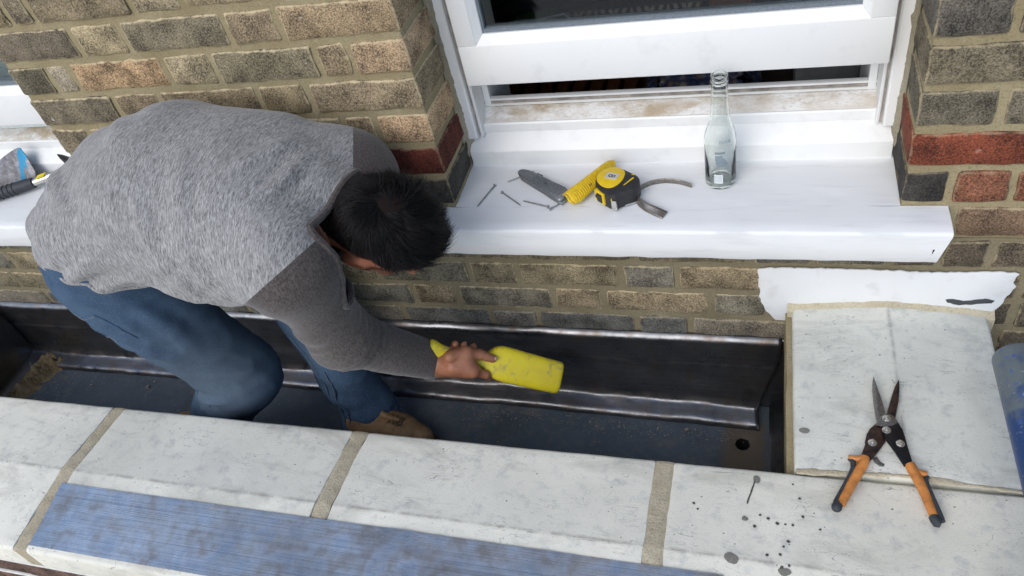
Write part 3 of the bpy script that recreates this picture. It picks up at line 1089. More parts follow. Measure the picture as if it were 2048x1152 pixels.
# ================================================================ implicit-surface modelling for the person
def surface_nets(Fv, org, h):
    nx, ny, nz = Fv.shape
    s = Fv < 0
    ncell = (nx - 1, ny - 1, nz - 1)
    acc = np.zeros(ncell + (3,), np.float32); cnt = np.zeros(ncell, np.float32)
    cor = [(a, b, c) for a in (0, 1) for b in (0, 1) for c in (0, 1)]
    def sl(a): return slice(a, a + nx - 1)
    for ax in range(3):
        o1, o2 = [i for i in range(3) if i != ax]
        for p in (0, 1):
            for q in (0, 1):
                A = [0, 0, 0]; A[o1] = p; A[o2] = q
                B = list(A); B[ax] = 1
                fa = Fv[A[0]:A[0] + nx - 1, A[1]:A[1] + ny - 1, A[2]:A[2] + nz - 1]
                fb = Fv[B[0]:B[0] + nx - 1, B[1]:B[1] + ny - 1, B[2]:B[2] + nz - 1]
                mk_ = (fa < 0) != (fb < 0)
                t = np.where(mk_, fa / np.where(mk_, fa - fb, 1), 0)
                for d in range(3):
                    acc[..., d] += np.where(mk_, (t if d == ax else A[d]), 0)
                cnt += mk_
    act = cnt > 0
    ids = -np.ones(ncell, np.int64); ids[act] = np.arange(act.sum())
    I = np.argwhere(act)
    V = (I + acc[act] / cnt[act][:, None]) * h + np.array(org)
    faces = []
    for ax in range(3):
        o1, o2 = [(1, 2), (2, 0), (0, 1)][ax]
        a = [slice(None)] * 3; b = [slice(None)] * 3
        a[ax] = slice(0, -1); b[ax] = slice(1, None)
        sa, sb = s[tuple(a)], s[tuple(b)]
        E = np.argwhere(sa != sb)
        ok = (E[:, o1] > 0) & (E[:, o2] > 0) & (E[:, o1] < Fv.shape[o1] - 1) & (E[:, o2] < Fv.shape[o2] - 1)
        E = E[ok]
        def cell(d1, d2):
            c = E.copy(); c[:, o1] -= d1; c[:, o2] -= d2
            return ids[c[:, 0], c[:, 1], c[:, 2]]
        q = np.stack([cell(1, 1), cell(0, 1), cell(0, 0), cell(1, 0)], 1)
        flip = ~sa[E[:, 0], E[:, 1], E[:, 2]]
        q[flip] = q[flip][:, ::-1]
        faces.append(q)
    Fq = np.concatenate(faces)
    Fq = Fq[(Fq >= 0).all(1)]
    return V, Fq


def rcone(P, a, b, ra, rb):
    """distance to a tapered capsule"""
    a = np.array(a, np.float32); b = np.array(b, np.float32)
    d = b - a; L2 = float(d @ d)
    t = np.clip(((P - a) @ d) / L2, 0, 1)
    return np.linalg.norm(P - a - t[:, None] * d, axis=1) - (ra + (rb - ra) * t)


def ellip(P, c, ax, r):
    """ax rows = unit axes"""
    q = (P - np.array(c, np.float32)) @ np.array(ax, np.float32).T / np.array(r, np.float32)
    k = np.linalg.norm(q, axis=1)
    return (k - 1) * min(r)


def smin(a, b, k):
    h = np.clip(.5 + .5 * (b - a) / k, 0, 1)
    return b + (a - b) * h - k * h * (1 - h)


def smax(a, b, k): return -smin(-a, -b, k)


def sdf_mesh(fn, lo, hi, h, relax=2):
    lo = np.array(lo, float); hi = np.array(hi, float)
    n = np.ceil((hi - lo) / h).astype(int) + 1
    g = [lo[i] + h * np.arange(n[i]) for i in range(3)]
    X, Y, Z = np.meshgrid(*g, indexing='ij')
    P = np.stack([X.ravel(), Y.ravel(), Z.ravel()], 1).astype(np.float32)
    Fv = np.concatenate([fn(P[i:i + 400000]) for i in range(0, len(P), 400000)]).reshape(n)
    V, F = surface_nets(Fv, lo, h)
    for _ in range(relax):
        V = smooth_mesh(V, F)
    return V, F


def smooth_mesh(V, F, w=.5):
    n = len(V); acc = np.zeros((n, 3)); c = np.zeros(n)
    k = F.shape[1]
    for i in range(k):
        j = (i + 1) % k
        np.add.at(acc, F[:, i], V[F[:, j]]); np.add.at(c, F[:, i], 1)
        np.add.at(acc, F[:, j], V[F[:, i]]); np.add.at(c, F[:, j], 1)
    return V * (1 - w) + w * acc / np.maximum(c, 1)[:, None]


def normals(V, F):
    n = np.cross(V[F[:, 2]] - V[F[:, 0]], V[F[:, 3]] - V[F[:, 1]])
    N = np.zeros_like(V)
    for i in range(4): np.add.at(N, F[:, i], n)
    return N / (np.linalg.norm(N, axis=1)[:, None] + 1e-12)


def cut_mesh(V, F, co, no, region=None):
    """slice a mesh with a plane inside a region; returns V,F of the kept side (behind the normal)"""
    bm = bmesh.new()
    vs = [bm.verts.new(v) for v in V]
    for f in F: bm.faces.new([vs[i] for i in f])
    bm.normal_update()
    fs = [f for f in bm.faces if region is None or region(np.array(f.calc_center_median()))]
    geom = list({v for f in fs for v in f.verts} | {e for f in fs for e in f.edges}) + fs
    bmesh.ops.bisect_plane(bm, geom=geom, dist=1e-6, plane_co=Vector(co), plane_no=Vector(no))
    co = np.array(co); no = np.array(no)
    rm = [f for f in bm.faces if (np.array(f.calc_center_median()) - co) @ no > 0 and (region is None or region(np.array(f.calc_center_median())))]
    bmesh.ops.delete(bm, geom=rm, context='FACES')
    bmesh.ops.delete(bm, geom=[v for v in bm.verts if not v.link_faces], context='VERTS')
    bm.verts.index_update()
    V2 = np.array([v.co[:] for v in bm.verts]); F2 = [tuple(v.index for v in f.verts) for f in bm.faces]
    loops = []
    bedges = [e for e in bm.edges if e.is_boundary]
    nb = {}
    for e in bedges:
        a, b = e.verts[0].index, e.verts[1].index
        nb.setdefault(a, []).append(b); nb.setdefault(b, []).append(a)
    seen = set()
    for st in nb:
        if st in seen: continue
        lp = [st]; seen.add(st); cur = st
        while True:
            nx = [q for q in nb[cur] if q not in seen]
            if not nx: break
            cur = nx[0]; lp.append(cur); seen.add(cur)
        loops.append(lp)
    bm.free()
    return V2, F2, loops


def loop_points(V, lp, n):
    P = np.array([V[i] for i in lp] + [V[lp[0]]])
    for _ in range(4):
        Q = P.copy(); Q[1:-1] = (P[:-2] + 2 * P[1:-1] + P[2:]) / 4; P = Q
    s = np.concatenate([[0], np.cumsum(np.linalg.norm(np.diff(P, axis=0), axis=1))])
    t = np.linspace(0, s[-1], n)
    return np.stack([np.interp(t, s, P[:, i]) for i in range(3)], 1)


# ---------------------------------------------------------------- cloth and skin materials
def heather(name, dark, mid, lite, d1, d2, d3, bs=.35):
    """marled knit: streaks that run round the body; (d1,d2,d3) = stretch of the pattern"""
    m, nt, b = M(name)
    c = coord(nt, 'Object', (d1, d2, d3), rot=(0, 0.08, 0))
    n1 = noise(nt, c, 10, 3, .65, .4); n2 = noise(nt, c, 27, 2, .6); n3 = noise(nt, coord(nt, 'Object'), 6, 2)
    k = math_(nt, 'ADD', math_(nt, 'MULTIPLY', n1, .55), math_(nt, 'MULTIPLY', n2, .45))
    col = mix(nt, ramp(nt, k, (.38, 0.), (.5, .5), (.62, 1.)), dark, lite)
    col = mix(nt, .3, col, mid)
    col = mix(nt, ramp(nt, n3, (.45, 0.), (.75, .25)), col, tuple(x * .75 for x in mid))
    setin(nt, b, 'Base Color', col); setin(nt, b, 'Roughness', .95)
    b.inputs['Specular IOR Level'].default_value = .12
    try:
        b.inputs['Sheen Weight'].default_value = .25; b.inputs['Sheen Roughness'].default_value = .5
    except KeyError: pass
    bump(nt, b, k, bs, .0012)
    return m


def denim():
    m, nt, b = M('denim')
    c = coord(nt, 'Object')
    n1 = noise(nt, c, 420, 2, .6); n2 = noise(nt, c, 9, 4, .6); n3 = noise(nt, coord(nt, 'Object', (1, 1, .35)), 160, 3, .6)
    wv = nd(nt, 'TexWave', {'Vector': coord(nt, 'Object', rot=(.5, .7, .4)), 'Scale': 170, 'Distortion': .6})
    f = nt.nodes.new('ShaderNodeAttribute'); f.attribute_name = 'fade'
    col = mix(nt, ramp(nt, n2, (.3, 0.), (.7, 1.)), (.030, .058, .108), (.066, .115, .185))
    col = mix(nt, ramp(nt, n1, (.5, 0.), (.7, .5)), col, (.12, .18, .25))
    col = mix(nt, ramp(nt, n3, (.55, 0.), (.8, .35)), col, (.09, .15, .22))
    col = mix(nt, math_(nt, 'MULTIPLY', wv, .12), col, (.10, .15, .22))
    wear = math_(nt, 'MULTIPLY', f.outputs['Fac'], ramp(nt, n2, (.2, .55), (.75, 1.)))
    col = mix(nt, math_(nt, 'MULTIPLY', wear, .6), col, (.095, .11, .12))
    setin(nt, b, 'Base Color', col); setin(nt, b, 'Roughness', .9)
    b.inputs['Specular IOR Level'].default_value = .15
    bump(nt, b, math_(nt, 'ADD', n1, wv), .3, .0008)
    return m


def skin():
    m, nt, b = M('skin')
    c = coord(nt, 'Object')
    n1 = noise(nt, c, 35, 4, .6); n2 = noise(nt, c, 400, 3, .6); n3 = noise(nt, c, 900, 2, .6)
    a = nt.nodes.new('ShaderNodeAttribute'); a.attribute_name = 'hair'
    r = nt.nodes.new('ShaderNodeAttribute'); r.attribute_name = 'ruddy'
    col = mix(nt, ramp(nt, n1, (.3, 0.), (.7, 1.)), (.24, .095, .05), (.36, .16, .09))
    col = mix(nt, math_(nt, 'MULTIPLY', r.outputs['Fac'], .55), col, (.36, .10, .06))
    col = mix(nt, ramp(nt, n2, (.3, .25), (.5, 0.)), col, (.17, .07, .04))
    stub = math_(nt, 'MULTIPLY', a.outputs['Fac'], ramp(nt, n3, (.35, 1.), (.75, .95)))
    col = mix(nt, stub, col, (.012, .010, .010))
    setin(nt, b, 'Base Color', col)
    setin(nt, b, 'Roughness', math_(nt, 'ADD', math_(nt, 'MULTIPLY', a.outputs['Fac'], .45), .48))
    setin(nt, b, 'Specular IOR Level', math_(nt, 'SUBTRACT', .45, math_(nt, 'MULTIPLY', a.outputs['Fac'], .42)))
    b.inputs['Subsurface Weight'].default_value = .08
    b.inputs['Subsurface Radius'].default_value = (.006, .002, .001)
    b.inputs['Subsurface Scale'].default_value = .5
    bump(nt, b, math_(nt, 'ADD', n2, math_(nt, 'MULTIPLY', n1, .5)), .25, .0009)
    return m


MSHIRT = heather('marled_grey_knit', (.052, .050, .050), (.245, .238, .233), (.52, .51, .505), 46, 6.5, 6.5)
MSLEEVE = heather('charcoal_knit', (.023, .019, .018), (.064, .052, .048), (.165, .142, .132), 34, 34, 14, .45)
MDENIM = denim()
MSKIN = skin()
MTHREAD = simple('pale_thread', (.28, .27, .24), .9, var=.3, scale=500, bstr=0)
MTHREADB = simple('frayed_blue_thread', (.10, .16, .24), .9, var=.4, scale=300, bstr=0)

# ---------------------------------------------------------------- joints (metres, world)
PEL = (-.560, -.200, .195); WAI = (-.44, -.200, .226); CHE = (-.315, -.205, .195); UPC = (-.225, -.208, .172); NEC = (-.135, -.213, .170)
SHR = (-.150, -.345, .165); ELR = (-.158, -.302, -.070); WRR = (-.069, -.184, -.277)
SHL = (-.140, -.100, .150); ELL = (-.150, -.090, .0); WRL = (-.335, -.105, .005)
HIR = (-.628, -.296, .098); KNR = (-.497, -.270, -.262); ANR = (-.715, -.300, -.500)
HIL = (-.625, -.125, .095); KNL = (-.405, -.085, -.120); ANL = (-.298, -.185, -.495)
HEAD = np.array((-.028, -.218, .140))
hE = np.array((-.47, -.70, -.54)); hF = np.array((.38, -.62, .47))
def cam_dir(x, y, z): return unit(CAM_R[:, 0] * x + CAM_R[:, 1] * y - CAM_R[:, 2] * z)
hF = cam_dir(.60, -.42, -.68)                       # where the face points: down towards the hand
hE = cam_dir(-.50, -.80, .40); hE = unit(hE - hF * (hE @ hF))   # right ear
hU = np.cross(hE, hF)                               # top of the head

CY = -.21
def torso(P, inf=0.0):
    Q = P.copy(); Q[:, 1] = CY + (P[:, 1] - CY) * .70
    d = rcone(Q, PEL, WAI, .112 + inf, .112 + inf)
    d = smin(d, rcone(Q, WAI, CHE, .112 + inf, .118 + inf), .05)
    d = smin(d, rcone(Q, CHE, UPC, .118 + inf, .106 + inf), .05)
    for yy in (-.275, -.145):
        d = smin(d, rcone(P, (-.600, yy + .006, .168), (-.560, yy + .006, .140), .106 + inf, .098 + inf), .05)
    return d


def shirt_sdf(P):
    d = torso(P, .004)
    # shoulders and shoulder blades
    for S, sy in ((SHR, -1), (SHL, 1)):
        d = smin(d, rcone(P, (-.24, CY + sy * .085, .195), S, .085, .078), .06)
    d = smin(d, rcone(P, (-.21, CY, .19), np.array(NEC) + (.045, 0, -.006), .092, .066), .05)
    # cloth stretched along the flank
    d = smin(d, rcone(P, (-.53, -.308, .175), (-.27, -.322, .135), .052, .056), .06)
    # arms
    a = rcone(P, SHR, ELR, .073, .054)
    a = smin(a, rcone(P, ELR, WRR, .053, .040), .03)
    d = smin(d, a, .05)
    a = rcone(P, SHL, ELL, .086, .062)
    a = smin(a, rcone(P, ELL, WRL, .06, .045), .03)
    d = smin(d, a, .045)
    return d


def jeans_sdf(P):
    d = torso(P, -.006)
    d = smax(d, (P @ np.array((.55, 0, .83), np.float32)) - ((-.56) * .55 + .16 * .83), .03)
    L = rcone(P, HIR, KNR, .097, .077)
    L = smin(L, rcone(P, KNR, ANR, .076, .055), .035)
    d = smin(d, L, .05)
    L = rcone(P, HIL, KNL, .095, .074)
    L2 = rcone(P, KNL, ANL, .080, .058)
    L2 = smin(L2, rcone(P, ANL, (-.300, -.192, -.525), .058, .060), .03)
    L = smin(L, L2, .03)
    return smin(d, L, .05)


person = thing('person', (-.45, -.21, -.57), 'person in grey sweatshirt and blue jeans bending over the gutter, dressing the lead', 'person')

# ---- sweatshirt
V, F = sdf_mesh(shirt_sdf, (-.92, -.50, -.36), (.02, .03, .36), .0072)
N = normals(V, F)
def seg_t(P, a, b):
    a = np.array(a); b = np.array(b); d = b - a
    t = np.clip(((P - a) @ d) / (d @ d), 0, 1)
    return t, np.linalg.norm(P - a - t[:, None] * d, axis=1)
def ridged(x): return 1 - 2 * np.abs(x)
# elbow creases run across the arm
tE, _ = seg_t(V, SHR, ELR); tF, dF = seg_t(V, ELR, WRR)
dEl = np.linalg.norm(V - np.array(ELR), axis=1)
along = (V - np.array(ELR)) @ unit(np.array(WRR) - np.array(SHR))
q = np.stack([along * 55, V[:, 0] * 7, V[:, 1] * 7], 1)
crease = ridged(fbm(q, 3, 2)) * np.exp(-(dEl / .095) ** 2) * .0058
q = np.stack([((V - np.array(ELR)) @ unit(np.array(WRR) - np.array(ELR))) * 42, V[:, 0] * 9, V[:, 1] * 9], 1)
crease += ridged(fbm(q, 8, 2)) * np.clip(1 - dF / .08, 0, 1) * .0022 * (tF > 0)
# drag folds from the armpit and the hem
dArm = np.linalg.norm(V - np.array((-.29, -.36, .06)), axis=1)
q = np.stack([V @ unit((.5, .3, -.8)) * 34, V @ unit((.8, 0, .5)) * 6, V[:, 1] * 8], 1)
fold = ridged(fbm(q, 12, 2)) * .0062 * np.exp(-(dArm / .16) ** 2)
dHem = np.linalg.norm((V - np.array((-.60, -.36, .05))) * np.array((.7, 1, 1.1)), axis=1)
q = np.stack([V @ unit((.45, 0, .9)) * 40, V @ unit((.9, .1, -.4)) * 7, V[:, 1] * 6], 1)
fold += ridged(fbm(q, 17, 2)) * .0075 * np.exp(-(dHem / .17) ** 2)
q = np.stack([V[:, 0] * 9, V[:, 1] * 7, V[:, 2] * 7], 1)
broad = fbm(q, 5, 2) * .006
dSh = np.linalg.norm(V - np.array((-.20, -.24, .26)), axis=1)
q = np.stack([V @ unit((.75, -.55, -.2)) * 30, V[:, 1] * 10, V[:, 2] * 6], 1)
fold += ridged(fbm(q, 23, 2)) * .004 * np.exp(-(dSh / .09) ** 2)
def pleats(V, lines):
    r = np.zeros(len(V))
    for a, b, A, w in lines:
        a = np.array(a); b = np.array(b)
        L_ = np.array([V[np.argmin(((V - (a + (b - a) * s)) ** 2).sum(1))] for s in np.linspace(0, 1, 9)])   # lay the fold on the cloth
        for _ in range(2): L_[1:-1] = (L_[:-2] + 2 * L_[1:-1] + L_[2:]) / 4
        t = np.zeros(len(V)); d = np.full(len(V), 9.0)
        for s in range(8):
            ts, ds = seg_t(V, L_[s], L_[s + 1])
            m = ds < d
            d[m] = ds[m]; t[m] = (s + ts[m]) / 8
        A_ = A * np.sin(np.clip(t, .02, .98) * math.pi) ** .6
        d = d + .004 * vnoise(V * 30, 77)
        r += A_ * (np.exp(-(d / w) ** 2) - .55 * np.exp(-((d - 2.0 * w) / w) ** 2))
    return r
fold += pleats(V, [((-.27, -.38, .08), (-.39, -.31, .28), .008, .013), ((-.30, -.38, .07), (-.47, -.37, .17), .008, .013), ((-.25, -.37, .12), (-.33, -.25, .31), .006, .014),
                   ((-.67, -.29, .13), (-.50, -.375, .19), .009, .013), ((-.64, -.34, .11), (-.44, -.385, .15), .008, .012), ((-.66, -.22, .27), (-.52, -.34, .24), .006, .016),
                   ((-.145, -.20, .26), (-.205, -.31, .20), .007, .011), ((-.17, -.15, .27), (-.235, -.27, .27), .006, .013), ((-.56, -.10, .33), (-.44, -.26, .335), .005, .018),
                   ((-.70, -.20, .20), (-.60, -.33, .20), .006, .014)])
ring = np.sin(along * 2 * math.pi / .024 + 2.2 * vnoise(V * 22, 88)) * .0034 * np.exp(-((dEl - .02) / .06) ** 2) * np.clip(((V - np.array(ELR)) @ unit((.75, .35, .5))) / .03 + .4, 0, 1)
crease += ring
V = V + N * (crease + fold + broad)[:, None]
# keep the cloth clear of the house wall
V[:, 1] = np.minimum(V[:, 1], -.006)

neck_n = unit(unit(HEAD - np.array(NEC) + np.array((.03, 0, -.02))) + np.array((0, -.08, .02)))
HEM0, HEMN = (-.60, -.34, .150), unit((-.36, .10, -.93))
V, F, lp = cut_mesh(V, F, HEM0, HEMN, lambda c: c[0] < -.40)
hem_loops = [l for l in lp if len(l) > 20]
hem_pts = loop_points(V, max(hem_loops, key=len), 160)
V, F, lp = cut_mesh(V, F, np.array(NEC) + .038 * neck_n, neck_n, lambda c: np.linalg.norm(c - HEAD) < .25 and c[2] > .05 and -.335 < c[1] < -.168)
col_loops = [l for l in lp if np.linalg.norm(np.mean([V[i] for i in l], 0) - np.array(NEC)) < .12]
col_pts = loop_points(V, max(col_loops, key=len), 80) if col_loops else None
wn_ = unit(np.array(WRR) - np.array(ELR))
V, F, lp = cut_mesh(V, F, np.array(WRR) - wn_ * .004, wn_, lambda c: np.linalg.norm(c - np.array(WRR)) < .09)
cuf = min(lp, key=lambda l: np.linalg.norm(np.mean([V[i] for i in l], 0) - np.array(WRR)))
cuff_pts = loop_points(V, cuf, 60)
wl_ = unit(np.array(WRL) - np.array(ELL))
V, F, lp = cut_mesh(V, F, np.array(WRL) - wl_ * .004, wl_, lambda c: np.linalg.norm(c - np.array(WRL)) < .075)

RAG_R = (np.array((-.108, -.270, .169)), unit((.575, -.222, -.788)))
RAG_L = (np.array((-.106, -.100, .228)), unit((.869, .367, -.331)))
def split(V, F):
    bm = bmesh.new()
    vs = [bm.verts.new(v) for v in V]
    for f in F: bm.faces.new([vs[i] for i in f])
    for co, no in (RAG_R, RAG_L):
        bmesh.ops.bisect_plane(bm, geom=list(bm.verts) + list(bm.edges) + list(bm.faces), dist=1e-6, plane_co=Vector(co), plane_no=Vector(no))
    bm.verts.index_update()
    VV = np.array([v.co[:] for v in bm.verts])
    grp = {0: [], 1: [], 2: []}
    for f in bm.faces:
        c = np.array(f.calc_center_median())
        r = (c - RAG_R[0]) @ RAG_R[1] > 0; l = (c - RAG_L[0]) @ RAG_L[1] > 0
        k = 0
        if r or l: k = 1 if (c[1] < CY if (r and l) else r) else 2
        grp[k].append(tuple(v.index for v in f.verts))
    bm.free()
    out = []
    for k in range(3):
        use = sorted({i for f in grp[k] for i in f}); mp = {o: n for n, o in enumerate(use)}
        out.append((VV[use], [tuple(mp[i] for i in f) for f in grp[k]]))
    return out
parts = split(V, F)
shirt = mk('sweatshirt', parts[0][0], parts[0][1], MSHIRT, person, True)
shirt['label'] = 'light grey marled body of the sweatshirt'
for i in (1, 2):
    o = mk('sleeve', parts[i][0], parts[i][1], MSLEEVE, person, True)
    o['label'] = 'charcoal raglan sleeve'
g = G(); tube(g, hem_pts, .0042, 8, cap=False); g.obj('hem_band', MSHIRT, shirt)
g = G(); tube(g, cuff_pts, .0030, 8, cap=False); g.obj('cuff', MSLEEVE, person)
if col_pts is not None:
    g = G(); tube(g, col_pts, .0068, 8, cap=False); g.obj('collar', MSLEEVE, person)

# ---- jeans
V, F = sdf_mesh(jeans_sdf, (-.95, -.46, -.60), (-.16, .03, .33), .0075)
N = normals(V, F)
dK = np.linalg.norm(V - np.array(KNR), axis=1)
q = np.stack([V @ unit((.6, .2, -.75)) * 36, V[:, 0] * 6, V[:, 1] * 9], 1)
cre = ridged(fbm(q, 31, 2)) * .0065 * np.exp(-(np.linalg.norm(V - np.array((-.60, -.31, -.33)), axis=1) / .12) ** 2)
q = np.stack([V[:, 0] * 9, V[:, 1] * 9, V[:, 2] * 46], 1)
cre += ridged(fbm(q, 37, 2)) * .0065 * np.exp(-((V[:, 2] + .49) / .06) ** 2) * (V[:, 0] > -.42)
q = np.stack([V @ unit((.5, 0, .85)) * 38, V[:, 0] * 5, V[:, 1] * 12], 1)
cre += ridged(fbm(q, 41, 2)) * .0065 * np.exp(-(np.linalg.norm(V - np.array((-.62, -.34, .0)), axis=1) / .11) ** 2)
q = np.stack([V @ unit((.3, .1, .95)) * 24, V @ unit((.9, 0, -.3)) * 9, V[:, 1] * 13], 1)
cre += np.clip(ridged(fbm(q, 51, 2)), 0, 1) ** 4 * .003
cre += pleats(V, [((-.63, -.37, .03), (-.52, -.36, -.11), .008, .012), ((-.56, -.34, .07), (-.47, -.34, -.09), .007, .013), ((-.60, -.345, -.25), (-.48, -.35, -.245), .008, .010), ((-.61, -.33, -.29), (-.49, -.345, -.30), .008, .010), ((-.66, -.35, -.03), (-.56, -.375, -.07), .008, .011), ((-.50, -.33, -.17), (-.43, -.28, -.22), .006, .011), ((-.40, -.16, -.35), (-.30, -.22, -.42), .008, .012), ((-.38, -.14, -.43), (-.27, -.22, -.47), .008, .011)])
dKb = np.linalg.norm(V - (np.array(KNR) + np.array((-.07, -.02, -.03))), axis=1)
q = np.stack([V @ unit((.75, 0, -.65)) * 52, V[:, 0] * 5, V[:, 1] * 12], 1)
cre += ridged(fbm(q, 57, 2)) * .0060 * np.exp(-(dKb / .07) ** 2)
V = V + N * (cre + fbm(V * 10, 9, 2) * .005)[:, None]
V[:, 1] = np.minimum(V[:, 1], -.018)
V[:, 2] = np.maximum(V[:, 2], -.565)
V, F, lp = cut_mesh(V, F, (-.30, -.19, -.512), (.22, 0, -.975), lambda c: c[0] > -.42 and c[2] < -.46)
tk, _ = seg_t(V, HIR, KNR)
fade = np.exp(-(np.linalg.norm((V - np.array((-.50, -.32, -.24))) * np.array((1, 1, .8)), axis=1) / .13) ** 2) * 1.0 + .5 * np.exp(-(np.linalg.norm(V - np.array((-.52, -.35, -.14)), axis=1) / .14) ** 2)
jeans = mk('jeans', V, F, MDENIM, person, True, attrs={'fade': np.clip(fade, 0, 1)})
from mathutils.bvhtree import BVHTree
bvh = BVHTree.FromPolygons([Vector(v) for v in V], F)
def on_surface(pts, lift, n=60):
    P = np.array(pts, float)
    s = np.linspace(0, 1, len(P)); t = np.linspace(0, 1, n)
    P = np.stack([np.interp(t, s, P[:, i]) for i in range(3)], 1)
    out = []
    for p in P:
        loc, nor, _, _ = bvh.find_nearest(Vector(p))
        out.append(np.array(loc) + np.array(nor) * lift)
    out = np.array(out)
    for _ in range(2): out[1:-1] = (out[:-2] + 2 * out[1:-1] + out[2:]) / 4
    return out
for pts in ([(-.690, -.360, .06), (-.665, -.362, -.01), (-.640, -.360, -.08), (-.610, -.352, -.16), (-.575, -.342, -.235), (-.548, -.335, -.29)],
            [(-.40, -.19, -.22), (-.37, -.22, -.32), (-.345, -.245, -.42), (-.32, -.255, -.52)],
            [(-.335, -.26, -.30), (-.325, -.27, -.42), (-.305, -.265, -.52)],
            [(-.735, -.31, .07), (-.70, -.36, .045), (-.655, -.385, .04), (-.60, -.39, .055)], [(-.70, -.36, .045), (-.685, -.375, .0), (-.655, -.39, -.03), (-.60, -.39, -.02)],
            [(-.60, -.39, .055), (-.575, -.385, .02), (-.56, -.37, -.02)]):
    sm = on_surface(pts, .0006)
    g = G(); tube(g, sm, .0022, 6); g.obj('seam', MDENIM, jeans)
    g = G()
    for i in range(0, len(sm) - 1):
        d = unit(sm[i + 1] - sm[i]); o = np.cross(d, unit(sm[i] - np.array((-.55, -.2, -.2)))) * .0028
        tube(g, [sm[i] + o + d * .0005, sm[i] + o + (sm[i + 1] - sm[i]) * .7], .0006, 4)
    g.obj('stitching', MTHREAD, jeans)
# frayed bottom of the near trouser leg
hl = [l for l in lp if len(l) > 12]
if hl:
    hp = loop_points(V, min(hl, key=lambda l: np.mean([V[i][2] for i in l])), 150)
    g = G()
    for p in hp:
        for _ in range(2):
            o = np.array([RNG.uniform(-.004, .004) for _ in range(3)])
            e = p + o + np.array((RNG.uniform(-.002, .012), RNG.uniform(-.006, .006), -RNG.uniform(.006, .02)))
            m_ = (p + o + e) / 2 + np.array((RNG.uniform(-.003, .004), RNG.uniform(-.003, .003), 0))
            tube(g, [p + o, m_, e], [.0007, .0006, .0004], 4)
    g.obj('frayed_hem', MTHREADB, jeans)

# ---- body: head with face, neck, hands and the trunk under the clothes, one skin
def HP(e, f, u): return HEAD + hE * e + hF * f + hU * u
AX = np.stack([hE, hF, hU])
def head_sdf(P):
    d = ellip(P, HP(0, -.004, .012), AX, (.077, .098, .092))            # cranium
    d = smin(d, ellip(P, HP(0, .035, -.055), AX, (.060, .058, .065)), .04)   # face block
    d = smin(d, rcone(P, HP(-.035, .045, -.085), HP(.035, .045, -.085), .032, .032), .03)   # jaw
    d = smin(d, ellip(P, HP(0, .080, -.098), AX, (.022, .018, .018)), .02)   # chin
    for s in (-1, 1):
        d = smin(d, ellip(P, HP(s * .045, .068, -.038), AX, (.02, .018, .016)), .02)    # cheekbones
        d = smax(d, -ellip(P, HP(s * .032, .099, -.012), AX, (.015, .012, .010)), .012)  # eye sockets
        d = np.minimum(d, ellip(P, HP(s * .031, .083, -.012), AX, (.0125, .0125, .0115)))  # eyeballs under the lids
        # ears
        ec = HP(s * .079, -.008, -.022)
        ear = ellip(P, ec, AX, (.011, .020, .032))
        ear = smax(ear, -ellip(P, ec + hE * s * .010 + hF * .003, AX, (.009, .0125, .021)), .004)
        d = smin(d, ear, .006)
    d = smin(d, rcone(P, HP(0, .088, .006), HP(0, .112, -.036), .009, .013), .012)     # nose
    for s in (-1, 1): d = smin(d, ellip(P, HP(s * .012, .101, -.040), AX, (.009, .011, .008)), .006)
    d = smin(d, rcone(P, HP(-.020, .086, -.068), HP(.020, .086, -.068), .007, .007), .008)   # lips
    d = smin(d, rcone(P, HP(-.016, .086, -.078), HP(.016, .086, -.078), .008, .008), .006)
    d = smin(d, rcone(P, HP(-.045, .088, .010), HP(.045, .088, .010), .008, .008), .014)     # brow
    n = rcone(P, HP(0, -.038, -.05), np.array(NEC) + np.array((-.06, 0, .022)), .058, .074)
    return smin(d, n, .03)
V1, F1 = sdf_mesh(head_sdf, HEAD - .23, HEAD + .19, .0032, 1)
L = (V1 - HEAD) @ AX.T
def hair_mask(L):
    e, f, u = L[:, 0], L[:, 1], L[:, 2]
    fr = np.interp(f, [-.11, -.09, -.04, -.015, .02, .05, .075, .1], [-.075, -.066, -.028, .024, .026, .046, .062, .075])
    return u - fr
hm = np.clip(hair_mask(L) / .010 + .2, 0, 1) * (1 - .0 * np.exp(-(np.linalg.norm(L / np.array((.077, .098, .092)) - np.array((.004, -.62, .9)), axis=1) / .16) ** 2))
beard = np.clip((-.048 - L[:, 2]) / .02, 0, 1) * np.clip((L[:, 1] + .01) / .03, 0, 1) * .8
side = np.exp(-((L[:, 1] - .028) / .014) ** 2) * np.clip((.03 - L[:, 2]) / .02, 0, 1) * (np.abs(L[:, 0]) > .05) * .85
hairv = np.maximum(np.maximum(hm, beard), side) * (np.abs(L[:, 0]) < .0795)
hairv[(L[:, 2] < -.1) | ((L[:, 1] < -.02) & (L[:, 2] < -.06))] *= .3
earm = np.exp(-(np.linalg.norm((np.abs(L) - np.array((.083, .008, .022))) , axis=1) / .03) ** 2)

